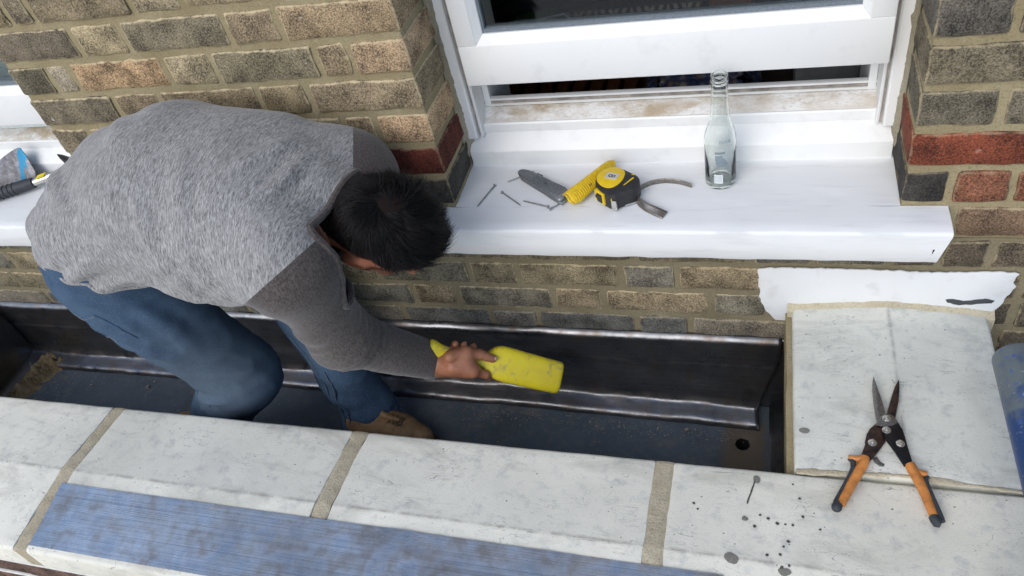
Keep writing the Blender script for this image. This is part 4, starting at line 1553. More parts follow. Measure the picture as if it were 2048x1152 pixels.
# right hand closed round the handle of the lead dresser
TA = np.array((-.052, -.190, -.233)); TB = np.array((.175, -.120, -.381))
TT = unit(TB - TA)
VV = unit(np.array((.5888, -1.1235, .9184)) - (TA + TB) / 2); VV = unit(VV - TT * (VV @ TT))   # side of the handle the back of the hand is on
DD = np.cross(VV, TT)
if DD[2] > 0: DD = -DD
def ringp(t, ang, r): return TA + TT * t + (VV * math.cos(math.radians(ang)) + DD * math.sin(math.radians(ang))) * r
FINGERS = [(.104, .0092, 52), (.083, .0095, 50), (.062, .0090, 50), (.043, .0082, 52)]
def hand_chain():
    ch = []
    for i, (t, r, a0) in enumerate(FINGERS):
        R_ = .0235 + (.002 if i == 0 else 0)
        k = [ringp(t - .004, a0 - 8, R_ + .012), ringp(t + .004, a0 + 62, R_ + .006), ringp(t + .003, a0 + 132, R_ + .001), ringp(t, a0 + 196, R_), ringp(t - .002, a0 + 232, R_ + .001)]
        if i == 0: k = [ringp(.088, 46, .034), ringp(.117, 60, .031), ringp(.131, 96, .029), ringp(.131, 128, .0275), ringp(.126, 150, .0265)]
        ch.append((k, [r * 1.12, r * 1.02, r * .98, r * .9, r * .82]))
    return ch
CH = hand_chain()
TH = [ringp(.030, 8, .033), ringp(.062, -18, .029), ringp(.093, -28, .0255), ringp(.123, -22, .0230)]
TR = [.0145, .0125, .0112, .0090]
W0 = np.array(WRR)
def hand_sdf(P):
    d = rcone(P, W0 - wn_ * .07, W0, .030, .0262)
    palm = None
    for k, r in CH:
        m = rcone(P, W0 + (k[0] - W0) * .12, k[0], .0175, .0125)
        palm = m if palm is None else smin(palm, m, .020)
    m = rcone(P, W0 + (TH[0] - W0) * .2, TH[1], .020, .0145)
    palm = smin(palm, m, .022)
    mid = (TH[1] + CH[0][0][0]) / 2 + VV * .002
    palm = smin(palm, rcone(P, W0 + (mid - W0) * .25, W0 + (mid - W0) * .80, .025, .020), .022)
    d = smin(d, palm, .024)
    for k, r in CH:
        fd = None
        for j in range(4):
            s = rcone(P, k[j], k[j + 1], r[j], r[j + 1])
            fd = s if fd is None else smin(fd, s, .003)
        d = smin(d, fd, .005)
    td = None
    for j in range(3):
        s = rcone(P, TH[j], TH[j + 1], TR[j], TR[j + 1])
        td = s if td is None else smin(td, s, .004)
    return smin(d, td, .005)
lo = np.minimum(np.minimum(W0, TA), np.array(TA + TT * .13)) - .075; hi = np.maximum(np.maximum(W0, TA), TA + TT * .13) + .065
V2, F2 = sdf_mesh(hand_sdf, lo, hi, .0018, 1)
kn = np.zeros(len(V2))
for k, r in CH: kn = np.maximum(kn, np.exp(-(np.linalg.norm(V2 - k[0], axis=1) / .013) ** 2))
# trunk and limbs inside the clothes, left hand resting on the knee
def core_sdf(P):
    d = torso(P, -.02)
    for a, b, ra, rb in ((SHR, ELR, .06, .046), (ELR, WRR, .046, .030), (SHL, ELL, .06, .046), (ELL, WRL, .046, .032), (HIR, KNR, .09, .06), (KNR, ANR, .06, .04), (HIL, KNL, .09, .055), (KNL, ANL, .055, .04), (UPC, NEC, .08, .055), (NEC, HP(0, -.03, -.04), .054, .052),
                         ((-.24, -.30, .19), SHR, .06, .06), ((-.24, -.12, .19), SHL, .06, .06)):
        d = smin(d, rcone(P, a, b, ra, rb), .03)
    for k in range(4):
        o = np.array((-.010 - .004 * k, -.03 + .02 * k, -.0))
        d = smin(d, rcone(P, WRL, np.array(WRL) + o + (-.06, 0, -.018), .02, .011), .01)
        d = smin(d, rcone(P, np.array(WRL) + o + (-.06, 0, -.018), np.array(WRL) + o * 1.3 + (-.105, 0, -.055), .0095, .0075), .004)
    return d
V3, F3 = sdf_mesh(core_sdf, (-.90, -.44, -.56), (.06, .0, .30), .0125, 1)
Vb = np.concatenate([V1, V2, V3]); Fb = np.concatenate([F1, F2 + len(V1), F3 + len(V1) + len(V2)])
body = mk('body', Vb, Fb, MSKIN, person, True, attrs={'hair': np.concatenate([hairv, np.zeros(len(V2) + len(V3))]), 'ruddy': np.concatenate([earm, kn, np.zeros(len(V3))])})
MNAIL = simple('fingernail', (.52, .33, .27), .3, var=.1, bstr=0)
def nail(tip, axis, nrm, w, l):
    axis = unit(axis); nrm = unit(nrm - axis * (nrm @ axis)); side = np.cross(axis, nrm)
    def fn(u, v):
        a = (u - .5) * 2
        return tip + (v - .5)[:, None] * 2 * l * axis + (a * w)[:, None] * side * (1 - .25 * (v[:, None] > .8)) + (-(a ** 2) * w * .55 + .0004)[:, None] * nrm
    P, F = sheet(6, 6, fn)
    o = mk('fingernail', P, F, MNAIL, body, True)
    md = o.modifiers.new('t', 'SOLIDIFY'); md.thickness = .0006
nail(TH[3] + (VV * .9 - DD * .25) * .0089 + TT * .001, TT, VV * .9 - DD * .25, .0062, .0062)
for k, r in CH[:3]:
    ax_ = unit(k[4] - k[3]); c = k[4] - TA; c = unit(c - TT * (c @ TT))
    nail(k[4] + c * r[4] * .98, ax_, c, .0045, .0045)
MEYE = simple('dark_eye', (.02, .012, .01), .15, bstr=0)
for s in (-1, 1):
    g = G()
    lathe(g, [(.0004, 0), (.004, .0004), (.0058, .0022)], HP(s * .031, .0955, -.012), 12, 0, -hF)
    g.obj('eye', MEYE, body)

# ---- hair
MHAIR = simple('black_hair', (.008, .007, .0075), .45, var=.5, scale=200, bstr=0, spec=.25)
WH = unit(np.array((.004, -.62, .78)))
g = G()
nn = 0
rr = np.random.RandomState(4)
bv1 = BVHTree.FromPolygons([Vector(v) for v in V1], F1.tolist())
HV = []; HF = []
CLUMP = rr.normal(size=(420, 3)); CLUMP /= np.linalg.norm(CLUMP, axis=1)[:, None]
CJ = rr.normal(size=(420, 3)) * .34
while nn < 11500:
    dl = rr.normal(size=3); dl /= np.linalg.norm(dl)
    if nn < 700: dl = unit(WH + dl * rr.uniform(.02, .22))
    p = np.array((dl[0] * .077, dl[1] * .098 - .004, dl[2] * .092 + .012))
    h_ = hair_mask(p[None])[0]
    if p[0] > .05 and abs(p[1] + .008) < .03 and p[2] < .036: continue
    if h_ < -.004: continue
    if h_ < .012 and rr.rand() < .4: continue
    w = p / np.array((.077, .098, .092)); w = unit(w)
    dw = math.acos(np.clip(w @ WH, -1, 1))
    
    wl = HEAD + AX.T @ p
    near = dw < .22
    loc, nor, _, _ = bv1.find_nearest(Vector(wl))
    if loc is None: continue
    loc = np.array(loc); nor = np.array(nor)
    # comb direction: away from the whorl with a little swirl
    tl = w - WH * (w @ WH); tl = unit(tl + 1e-6)
    tw = AX.T @ (tl * .95 + np.cross(WH, tl) * (1.6 if near else .35))
    tw = unit(tw - nor * (tw @ nor))
    low = np.clip((p[2] - .0) / .06, 0, 1)
    ln = .0055 + .030 * low + .008 * np.clip((p[1] - .02) / .06, 0, 1) * low
    ln *= rr.uniform(.7, 1.25)
    if h_ < .015: ln *= .6
    if near: ln *= .75; lift_n = -.2
    lift = (-.15 if near else 0) + .35 + .38 * np.clip((p[1] - .03) / .05, 0, 1) + rr.uniform(-.1, .25)
    jit = rr.normal(size=3) * .11 + CJ[int(np.argmax(CLUMP @ w))] * (.35 + low if False else .9)
    pts = []
    cur = loc - nor * .001; dr = unit(nor * lift + tw + jit)
    ns = 4
    for s in range(ns + 1):
        pts.append(cur.copy())
        cur = cur + dr * ln / ns
        dr = unit(dr + tw * .22 - nor * .16 + rr.normal(size=3) * .10)
    pts = np.array(pts)
    sd = unit(np.cross(dr, nor) + 1e-6)
    wd = .00075 * rr.uniform(.7, 1.2)
    b0 = len(HV)
    up2 = unit(np.cross(sd, dr))
    for i, q in enumerate(pts):
        k = wd * (1 - i / (ns + .35))
        HV.append(q + sd * k); HV.append(q - sd * k); HV.append(q + up2 * k * 1.2)
    for i in range(ns):
        a = b0 + 3 * i
        HF += [(a, a + 1, a + 4, a + 3), (a + 1, a + 2, a + 5, a + 4), (a + 2, a, a + 3, a + 5)]
    nn += 1
hair = mk('hair', HV, HF, MHAIR, person, True)
hair['label'] = 'short black hair with a whorl at the crown'

# ---- work boots
MBOOT = simple('tan_boot_leather', (.27, .16, .075), .75, var=.35, scale=45, bstr=.4, bdist=.002)
MSOLE = simple('boot_sole', (.05, .035, .025), .8, var=.3)
MLACE = simple('boot_lace', (.13, .08, .04), .85, var=.3, scale=300)
def boot(heel, toe, shaft, lift=0.0):
    b = bpy.data.objects.new('boot', None); COL.objects.link(b); b.parent = person; ORG[b] = ORG[person]
    heel = np.array(heel); toe = np.array(toe); sh = np.array(shaft)
    ax_ = unit(toe - heel); up = unit(sh - heel - ax_ * ((sh - heel) @ ax_)); sd = np.cross(ax_, up)
    L = np.linalg.norm(toe - heel)
    def f(P):
        d = rcone(P, heel + up * .035, heel + ax_ * L * .55 + up * .038, .036, .040)
        d = smin(d, rcone(P, heel + ax_ * L * .55 + up * .036, toe + up * .030 - ax_ * .03, .042, .033), .02)
        d = smin(d, rcone(P, heel + ax_ * .02 + up * .05, sh, .045, .050), .03)
        d = smin(d, rcone(P, sh, heel + ax_ * L * .6 + up * .05, .035, .028), .03)
        return smax(d, -((P - heel) @ up - .002).astype(np.float32), .004)
    pts = np.array([heel, toe, sh])
    V, F = sdf_mesh(f, pts.min(0) - .075, pts.max(0) + .075, .0055, 2)
    mk('upper', V, F, MBOOT, b, True)
    g = G()
    out = []
    for t in np.linspace(0, 1, 40, endpoint=False):
        a = t * 2 * math.pi
        x = L * .5 - .005 + (L * .5 + .022) * math.cos(a); w = .042 + .004 * math.sin(math.cos(a) * 2)
        out.append((x, w * math.copysign(abs(math.sin(a)) ** .7, math.sin(a))))
    prism(g, out, -.012, .010, .003, 0, frame3(heel, ax_, np.cross(up, ax_), up))
    g.obj('sole', MSOLE, b)
    bv = BVHTree.FromPolygons([Vector(v) for v in V], F.tolist())
    g = G()
    c0 = sh + ax_ * .03; c1 = heel + ax_ * L * .72 + up * .08
    for i in (3.4, 4.3, 5.2):
        t0 = c0 + (c1 - c0) * (i / 5.5)
        for s in (-1, 1):
            p = []
            for u in np.linspace(-1, 1, 9):
                q = t0 + sd * u * .026 + (c1 - c0) * (.13 * (u * s + 1) / 2) + up * .05
                loc, nor, _, _ = bv.find_nearest(Vector(q))
                p.append(np.array(loc) + np.array(nor) * .003)
            tube(g, p, .0021, 6)
    g.obj('lace', MLACE, b)
    g = G()
    p = []
    for t in np.linspace(.5, 1, 14):
        q = c0 + (c1 - c0) * t + up * .06
        loc, nor, _, _ = bv.find_nearest(Vector(q)); p.append(np.array(loc) + np.array(nor) * .002)
    tube(g, p, [.009 - .004 * i / 13 for i in range(14)], 8); g.obj('tongue', MBOOT, b)
boot((-.318, -.205, -.560), (-.135, -.222, -.562), (-.298, -.205, -.485))
boot((-.790, -.300, -.500), (-.700, -.300, -.557), (-.72, -.300, -.50))

# ================================================================ tools and small things
def text_geo(body, size):
    cu = bpy.data.curves.new('t', 'FONT'); cu.body = body; cu.size = size; cu.extrude = 0; cu.resolution_u = 3
    ob = bpy.data.objects.new('t', cu); COL.objects.link(ob)
    dg = bpy.context.evaluated_depsgraph_get(); dg.update()
    me = ob.evaluated_get(dg).to_mesh()
    V = np.array([v.co[:] for v in me.vertices]) if len(me.vertices) else np.zeros((0, 3)); F = [tuple(p.vertices) for p in me.polygons]
    ob.evaluated_get(dg).to_mesh_clear()
    bpy.data.objects.remove(ob, do_unlink=True); bpy.data.curves.remove(cu)
    return V, F

# ---- yellow lead dresser
def yellow_plastic():
    m, nt, b = M('scuffed_yellow_plastic')
    c = coord(nt, 'Object')
    n1 = noise(nt, c, 60, 4, .65); n2 = noise(nt, c, 18, 3, .6); n3 = noise(nt, c, 260, 3, .6)
    col = mix(nt, ramp(nt, n2, (.35, 0.), (.7, 1.)), (.72, .60, .022), (.62, .50, .03))
    msk = math_(nt, 'MULTIPLY', ramp(nt, n1, (.54, 0.), (.66, 1.)), ramp(nt, n2, (.44, 0.), (.58, .7)))
    col = mix(nt, msk, col, (.30, .27, .12))
    col = mix(nt, ramp(nt, n3, (.68, 0.), (.76, .5)), col, (.25, .22, .1))
    setin(nt, b, 'Base Color', col); setin(nt, b, 'Roughness', .42)
    bump(nt, b, n1, .2, .0012)
    return m
MYEL = yellow_plastic()
bat = thing('lead_dresser', tuple((TA + TB) / 2), 'scuffed yellow plastic lead dressing bat held in the right hand', 'hand tool')
def loft_sections(secs, nseg=28, pw=3.2):
    """secs: (t, half width along DD, half height along VV, offset along DD)"""
    V = []; F = []
    for t, w, h, o in secs:
        for s in range(nseg):
            a = 2 * math.pi * s / nseg
            ca, sa = math.cos(a), math.sin(a)
            x = math.copysign(abs(ca) ** (2 / pw), ca) * w; y = math.copysign(abs(sa) ** (2 / pw), sa) * h
            V.append(TA + TT * t + DD * (x + o) + VV * y)
    n = len(secs)
    for i in range(n - 1):
        for s in range(nseg):
            s2 = (s + 1) % nseg
            F.append((i * nseg + s, i * nseg + s2, (i + 1) * nseg + s2, (i + 1) * nseg + s))
    F.append(tuple(range(nseg - 1, -1, -1))); F.append(tuple((n - 1) * nseg + s for s in range(nseg)))
    return V, F
hs = [(-.014, .010, .010, -.004), (-.013, .017, .015, -.004), (-.009, .0195, .0175, -.004), (0, .0195, .0165, -.003), (.012, .0165, .0145, -.001), (.03, .0142, .0135, 0), (.06, .0138, .0135, 0), (.09, .0142, .014, 0), (.105, .0165, .0155, .001), (.116, .0205, .017, .001)]
g = G(); g.add(*loft_sections(hs, pw=2.3)); g.obj('handle', MYEL, bat)
bs = [(.112, .019, .016, .001), (.118, .0225, .0175, .000), (.126, .029, .019, -.002), (.135, .0345, .0205, -.003), (.145, .0375, .0215, -.003), (.16, .0385, .022, -.002), (.20, .0375, .022, .000), (.25, .0365, .0215, .002), (.278, .036, .021, .003), (.2845, .035, .0202, .003), (.288, .0325, .018, .003)]
g = G(); g.add(*loft_sections(bs, pw=3.6)); g.obj('blade', MYEL, bat, auto=60)

# ---- strip of new lead on the coping
def strip_fn(u, v):
    x = -.735 + u * 1.29 - .012 * (1 - v) * (1 - u)
    y = -.588 - v * .128
    z = np.interp(y, [-.728, -.558], [-.2545, -.2375]) + .0022
    z = z + .0016 * fbm(np.stack([x * 5, y * 9, x * 0], 1), 3) + .002 * v ** 3 * np.exp(-((x + .35) / .3) ** 2) + .0018 * np.exp(-((x - .02) / .03) ** 2)
    return np.stack([x, y, np.maximum(z, np.interp(y, [-.728, -.558], [-.2545, -.2375]) + .0016)], 1)
P, F = sheet(150, 16, strip_fn)
g = G(); slab(g, P, [tuple(reversed(f)) for f in F], .0015)
o = g.obj('lead_strip', MLEAD)
tag(o, 'long flat strip of bluish new lead lying on the coping', 'lead strip')

# ---- tin snips
def steel(name, col, rough, rust=0.0):
    m, nt, b = M(name)
    c = coord(nt, 'Object')
    n1 = noise(nt, c, 90, 4, .65); n2 = noise(nt, c, 400, 3, .6)
    k = mix(nt, ramp(nt, n2, (.3, 0.), (.7, 1.)), tuple(x * .6 for x in col), tuple(x * 1.3 for x in col))
    if rust: k = mix(nt, math_(nt, 'MULTIPLY', ramp(nt, n1, (.42, 0.), (.6, 1.)), rust), k, (.075, .035, .022))
    setin(nt, b, 'Base Color', k)
    setin(nt, b, 'Metallic', ramp(nt, n1, (.4, .9), (.62, .9 - .6 * rust)))
    setin(nt, b, 'Roughness', rough)
    bump(nt, b, n1, .3, .0008)
    return m
MBLADE = steel('worn_steel', (.26, .25, .245), .38, .35)
MPLATE = steel('rusty_plate', (.05, .04, .038), .45, .8)
MPLATED = steel('black_plate', (.035, .036, .04), .4, .15)
MBRIGHT = steel('bright_steel', (.62, .61, .58), .28, 0)
MORANGE = simple('worn_orange_plastic', (.50, .19, .045), .5, var=.35, scale=70, bstr=.4, bdist=.0012)
MBLACKP = simple('dark_rubber', (.03, .035, .042), .62, var=.3, scale=120)
def znip(y): return -.2345 + (np.asarray(y) + .28) * .055
def nipframe(V): return np.stack([V[:, 0], V[:, 1], V[:, 2] + znip(V[:, 1])], 1)
sn = thing('tin_snips', (.79, -.35, -.245), 'open tin snips with orange and black handles lying on the side coping', 'tin snips')
POL = dict(
 bladeL=[(0.7899, -0.1957), (0.7941, -0.2159), (0.799, -0.2402), (0.8026, -0.264), (0.8011, -0.2745), (0.7958, -0.2809), (0.7959, -0.2926), (0.7899, -0.2917), (0.7879, -0.2773), (0.7863, -0.2505), (0.7861, -0.2229), (0.7879, -0.2038)],
 bladeR=[(0.8301, -0.1977), (0.83, -0.2127), (0.8256, -0.2438), (0.8186, -0.2742), (0.8164, -0.289), (0.8095, -0.2868), (0.8056, -0.2755), (0.8071, -0.2636), (0.8141, -0.2388), (0.8221, -0.2134)],
 link=[(0.7903, -0.2865), (0.7948, -0.279), (0.804, -0.2742), (0.8126, -0.2763), (0.818, -0.2836), (0.8215, -0.2928), (0.817, -0.299), (0.8063, -0.2987), (0.7933, -0.2986), (0.7857, -0.2974)],
 plateL=[(0.7892, -0.2895), (0.7778, -0.3017), (0.7715, -0.3138), (0.7679, -0.3284), (0.7687, -0.3316), (0.76, -0.3564), (0.7612, -0.3617), (0.7711, -0.366), (0.7852, -0.3473), (0.7994, -0.3244), (0.7965, -0.3126), (0.795, -0.3042), (0.8041, -0.2989), (0.7959, -0.2926)],
 plateR=[(0.7992, -0.3), (0.8108, -0.2968), (0.82, -0.2901), (0.8257, -0.3024), (0.8282, -0.3162), (0.8293, -0.3272), (0.8343, -0.3598), (0.8323, -0.3635), (0.8221, -0.3707), (0.8107, -0.3458), (0.7988, -0.3236), (0.7949, -0.3113), (0.7963, -0.304)],
 latch=[(0.7787, -0.3548), (0.7849, -0.3514), (0.7895, -0.3604), (0.7955, -0.3637), (0.7941, -0.3679), (0.7879, -0.3673), (0.7809, -0.3614)])
def ccw(p):
    p = np.array(p); a = np.roll(p, -1, 0)
    return p if (p[:, 0] * a[:, 1] - a[:, 0] * p[:, 1]).sum() > 0 else p[::-1]
def nip(name, poly, z0, z1, bev, mat, parent=sn):
    g = G(); prism(g, ccw(poly), z0, z1, bev, 0, nipframe); return g.obj(name, mat, parent, auto=30)
nip('cutting_blade', POL['bladeL'], .000, .0075, .0022, MBLADE)
nip('cutting_blade', POL['bladeR'], -.001, .0062, .0020, MPLATE)
nip('pivot_plate', POL['link'], .0078, .0105, .0007, MBLADE)
nip('lever_plate', POL['plateL'], .0008, .0062, .0009, MPLATE)
nip('lever_plate', POL['plateR'], .0066, .0112, .0009, MPLATED)
nip('latch', POL['latch'], -.003, .0005, .0006, MBLADE)
for i, (x, y) in enumerate([(0.8032, -0.284), (0.8013, -0.3069), (0.779, -0.3299), (0.8199, -0.3305)]):
    g = G(); z = float(znip(y)) + (.0103, .0110, .0060, .0110)[i]
    hx = [(x + .0058 * math.cos(math.radians(60 * k + 11 * i)), y + .0058 * math.sin(math.radians(60 * k + 11 * i))) for k in range(6)]
    lathe(g, [(.0068, 0), (.0068, .0006), (.0052, .0009)], (x, y, z), 18)
    prism(g, hx, z + .0006, z + .0036, .0006)
    lathe(g, [(.0028, .0034), (.0027, .0052), (.0001, .0056)], (x, y, z), 12)
    g.obj('bolt', MBRIGHT, sn, auto=30)
def handle(axis_pts, rad, pad_pts, padr, end, hook, name):
    """moulded grip: orange shaft, dark rubber strip down its outer side and a hooked finger stop"""
    g = G()
    P = np.array([(x, y, float(znip(y)) + .0085) for x, y in axis_pts])
    t = np.linspace(0, 1, len(P)); tt = np.linspace(0, 1, 26)
    P = np.stack([np.interp(tt, t, P[:, k]) for k in range(3)], 1)
    for _ in range(3): P[1:-1] = (P[:-2] + 2 * P[1:-1] + P[2:]) / 4
    tube(g, P, list(np.interp(tt, t, rad)), 14)
    h = g.obj('handle', MORANGE, sn)
    g = G()
    Q = np.array([(x, y, float(znip(y)) + .0078) for x, y in pad_pts])
    t2 = np.linspace(0, 1, len(Q)); Q = np.stack([np.interp(tt, t2, Q[:, k]) for k in range(3)], 1)
    for _ in range(2): Q[1:-1] = (Q[:-2] + 2 * Q[1:-1] + Q[2:]) / 4
    tube(g, Q, list(np.interp(tt, t2, padr)), 12)
    tube(g, [(x, y, float(znip(y)) + .0082) for x, y in end], [.0062, .0078, .0080, .0052], 14)
    g.obj('rubber_pad', MBLACKP, h)
    g = G()
    tube(g, [(x, y, float(znip(y)) + .0088) for x, y in hook], [.0058, .0052, .0042], 12)
    g.obj('finger_stop', MORANGE, h)
handle([(.7655, -.3600), (.7625, -.3720), (.7545, -.3880), (.7440, -.4090), (.7340, -.4300), (.7255, -.4480)], [.0076, .0082, .0080, .0076, .0072, .0066],
       [(.7415, -.3640), (.7480, -.3690), (.7475, -.3830), (.7385, -.4030), (.7275, -.4260), (.7185, -.4450)], [.0034, .0046, .0044, .0042, .0042, .0044],
       [(.7225, -.4440), (.7205, -.4500), (.7190, -.4550), (.7180, -.4590)], [(.7600, -.3640), (.7490, -.3640), (.7405, -.3625)], 'left')
handle([(.8305, -.3655), (.8345, -.3760), (.8410, -.3930), (.8465, -.4120), (.8510, -.4310), (.8555, -.4500)], [.0078, .0082, .0080, .0074, .0070, .0062],
       [(.8540, -.3830), (.8505, -.3900), (.8535, -.4060), (.8590, -.4260), (.8640, -.4450), (.8660, -.4580)], [.0034, .0040, .0042, .0042, .0044, .0050],
       [(.8535, -.4500), (.8570, -.4560), (.8600, -.4610), (.8640, -.4630)], [(.8400, -.3790), (.8480, -.3800), (.8540, -.3800)], 'right')

# ---- glass bottle
MBOT = bpy.data.materials.new('bottle_glass'); MBOT.use_nodes = True
_nt = MBOT.node_tree; _nt.nodes.clear()
_o = _nt.nodes.new('ShaderNodeOutputMaterial')
_g = nd(_nt, 'BsdfGlass', {'Color': (.975, .99, .983, 1), 'Roughness': .0, 'IOR': 1.46})
_nt.links.new(_g, _o.inputs[0])
bx, by, bz = .519, .074, .0005
bot = thing('glass_bottle', (bx, by, bz), 'empty clear glass bottle standing on the white sill', 'bottle')
pro = [(.0002, .004), (.018, .0035), (.0235, .0005), (.0265, .0015), (.028, .006), (.0282, .02), (.0282, .093), (.0278, .102), (.0262, .112), (.0232, .122), (.0202, .131), (.0182, .139), (.0170, .147), (.0158, .165), (.0147, .182), (.0140, .198), (.0136, .206), (.0138, .2075), (.0152, .2085), (.0154, .2115), (.0144, .2128), (.0143, .2142), (.0152, .2152), (.0153, .2178), (.0143, .219), (.0142, .2215), (.0148, .2225), (.0146, .2262), (.0132, .2272), (.0116, .2265)]
inn = [(.0112, .222), (.0112, .205), (.0122, .19), (.0136, .165), (.0148, .147), (.0162, .137), (.0205, .124), (.0238, .113), (.0255, .102), (.0258, .09), (.0258, .012), (.024, .008), (.012, .007), (.0002, .0085)]
g = G(); lathe(g, pro + inn, (bx, by, bz), 48); g.obj('glass', MBOT, bot)
MPRINT = simple('grey_print', (.20, .25, .28), .6, bstr=0)
MPRINTW = simple('white_print', (.74, .77, .77), .6, bstr=0)
def on_bottle(P2, r=.0284):
    """wrap (arc, height) onto the body; arc 0 faces the viewer's side"""
    a = -math.pi / 2 + .06 + P2[:, 0] / r
    rr_ = np.interp(P2[:, 1], [0, .093, .102, .112, .122, .131], [r, r, .0280, .0264, .0234, .0204])
    return np.stack([bx + rr_ * np.cos(a), by + rr_ * np.sin(a), bz + P2[:, 1]], 1)
def decal(poly, mat, name, n=10):
    g = G()
    poly = np.array(poly)
    def fn(u, v):
        A = poly[0] + (poly[1] - poly[0]) * u[:, None]; B = poly[3] + (poly[2] - poly[3]) * u[:, None]
        return on_bottle(A + (B - A) * v[:, None])
    P, F = sheet(n, n, fn); g.add(P, F); return g.obj(name, mat, bot)
decal([(-.010, .086), (.009, .087), (.008, .082), (-.010, .081)], MPRINT, 'print')
decal([(-.009, .078), (.004, .079), (.001, .069), (-.0088, .066)], MPRINT, 'print')
decal([(-.0085, .064), (.003, .076), (.0155, .058), (-.006, .054)], MPRINT, 'print')
decal([(.029, .078), (.034, .081), (.034, .05), (.030, .052)], simple('black_print', (.03, .03, .03), .5, bstr=0), 'print')
decal([(-.012, .036), (.004, .036), (.004, .0165), (-.012, .0165)], MPRINTW, 'print')
g = G()
for k in range(7):
    x0 = -.0112 + k * .0021
    def fn(u, v, x0=x0): return on_bottle(np.stack([x0 + u * .0008, .019 + v * .015], 1), .02855)
    P, F = sheet(1, 3, fn); g.add(P, F)
g.obj('barcode_lines', MPRINT, bot)['kind'] = 'stuff'
tv, tf = text_geo('nous', .013)
if len(tv):
    P2 = np.stack([tv[:, 0] * .9 - .002, tv[:, 1] + .103], 1)
    g = G(); g.add(on_bottle(P2, .0285), tf); g.obj('lettering', MPRINT, bot)['kind'] = 'stuff'

# ---- nails
MNAILS = steel('zinc_nail', (.42, .43, .43), .42, .15)
NL = [((.068, .067), (.047, .001), 'galvanised nail nearest the head, lying by the left end of the sill'),
      ((.090, .044), (.139, .004), 'galvanised nail pointing right, between the leftmost nail and the grey knife'),
      ((.196, -.001), (.139, .019), 'galvanised nail with its head just below the grey knife'),
      ((.201, -.008), (.232, .021), 'galvanised nail half hidden under the yellow knife'),
      ((.142, .108), (.092, .078), 'galvanised nail poking out from behind the nose of the grey knife')]
for a, b_, lab in NL:
    za = 0.0022
    def zs(p): return -.004 + (p[1] + .066) * .03 + .0019
    A = np.array((*a, zs(a) + .0012)); B = np.array((*b_, zs(b_)))
    d = unit(B - A)
    t = thing('nail', tuple((A + B) / 2), lab, 'nail', 'loose nails on the sill')
    g = G(); tube(g, [A, A + (B - A) * .93], .00155, 8); tube(g, [A + (B - A) * .925, B], [.00155, .0003], 8); g.obj('shank', MNAILS, t)
    g = G(); lathe(g, [(.0001, -.0008), (.0036, -.0006), (.0037, .0002), (.0016, .0012), (.0015, .002)], A, 14, 0, d); g.obj('nail_head', MNAILS, t, auto=30)

# ---- utility knives
def knife(name, nose, tail, roll, z, mat, slider_mat, label, L=.150):
    nose = np.array((*nose, z)); tail = np.array((*tail, z))
    ex = unit(tail - nose); ez0 = np.array((0, 0, 1.0)); ey0 = np.cross(ez0, ex)
    c, s = math.cos(roll), math.sin(roll)
    ey = ey0 * c + ez0 * s; ez = np.cross(ex, ey)
    L = np.linalg.norm(tail - nose)
    fr = frame3(nose, ex, ey, ez)
    t = thing(name, tuple((nose + tail) / 2), label, 'utility knife')
    prof = [(0, -.004), (.012, -.0105), (.05, -.0125), (.085, -.0140), (.12, -.0165), (.140, -.0165), (L - .001, -.011), (L, .002), (L - .004, .012), (L - .016, .0160), (.11, .0155), (.08, .0145), (.05, .0140), (.02, .0125), (.006, .0085), (0, .003)]
    g = G(); prism(g, prof, -.0088, -.0004, .0030, 0, fr); g.obj('half_shell', mat, t, auto=50)
    g = G(); prism(g, prof, .0004, .0088, .0030, 0, fr); g.obj('half_shell', mat, t, auto=50)
    core = [(x * .985 + .001, y * .93) for x, y in prof]
    g = G(); prism(g, core, -.0006, .0006, 0, 0, fr); g.obj('seam_core', slider_mat, t, smooth=False)
    for sz in (1, -1):
        for k in range(15):
            x = .050 + k * .0056
            g = G()
            a = np.array([(x + .001, -.0105, sz * .0088), (x - .001, -.004, sz * .0093), (x - .0015, .004, sz * .0093), (x, .0115, sz * .0088)])
            tube(g, fr(a), [.0006, .0011, .0011, .0006], 6)
            g.obj('grip_rib', mat, t)
    g = G()
    prism(g, [(.030, .0125), (.078, .0138), (.078, .0152), (.030, .0140)], -.0030, .0030, .0004, 0, fr); g.obj('slot', slider_mat, t, smooth=False)
    g = G(); prism(g, [(.040, .0130), (.055, .0136), (.054, .0178), (.048, .0168), (.041, .0176)], -.0042, .0042, .0008, 0, fr); g.obj('slider', slider_mat, t, auto=30)
    g = G(); lathe(g, [(.0001, .0008), (.0028, .0006), (.0030, -.0004)], fr(np.array([(.082, .002, .0092)]))[0], 12, 0, ez); g.obj('screw', slider_mat, t)
    return t
MKGREY = steel('grey_cast_body', (.30, .315, .33), .5, 0)
MKYEL = simple('yellow_painted_metal', (.74, .49, .012), .42, var=.16, scale=140, bstr=.25, bdist=.0008)
MKDARK = simple('dark_slider', (.045, .045, .045), .5)
knife('utility_knife', (.1175, .0955), (.2330, .0130), .25, .0120, MKGREY, MKDARK, 'grey metal utility knife lying on the sill left of the yellow one')
knife('utility_knife', (.3090, .1180), (.2420, -.0010), -.95, .0175, MKYEL, MKDARK, 'yellow utility knife wedged against the tape measure')

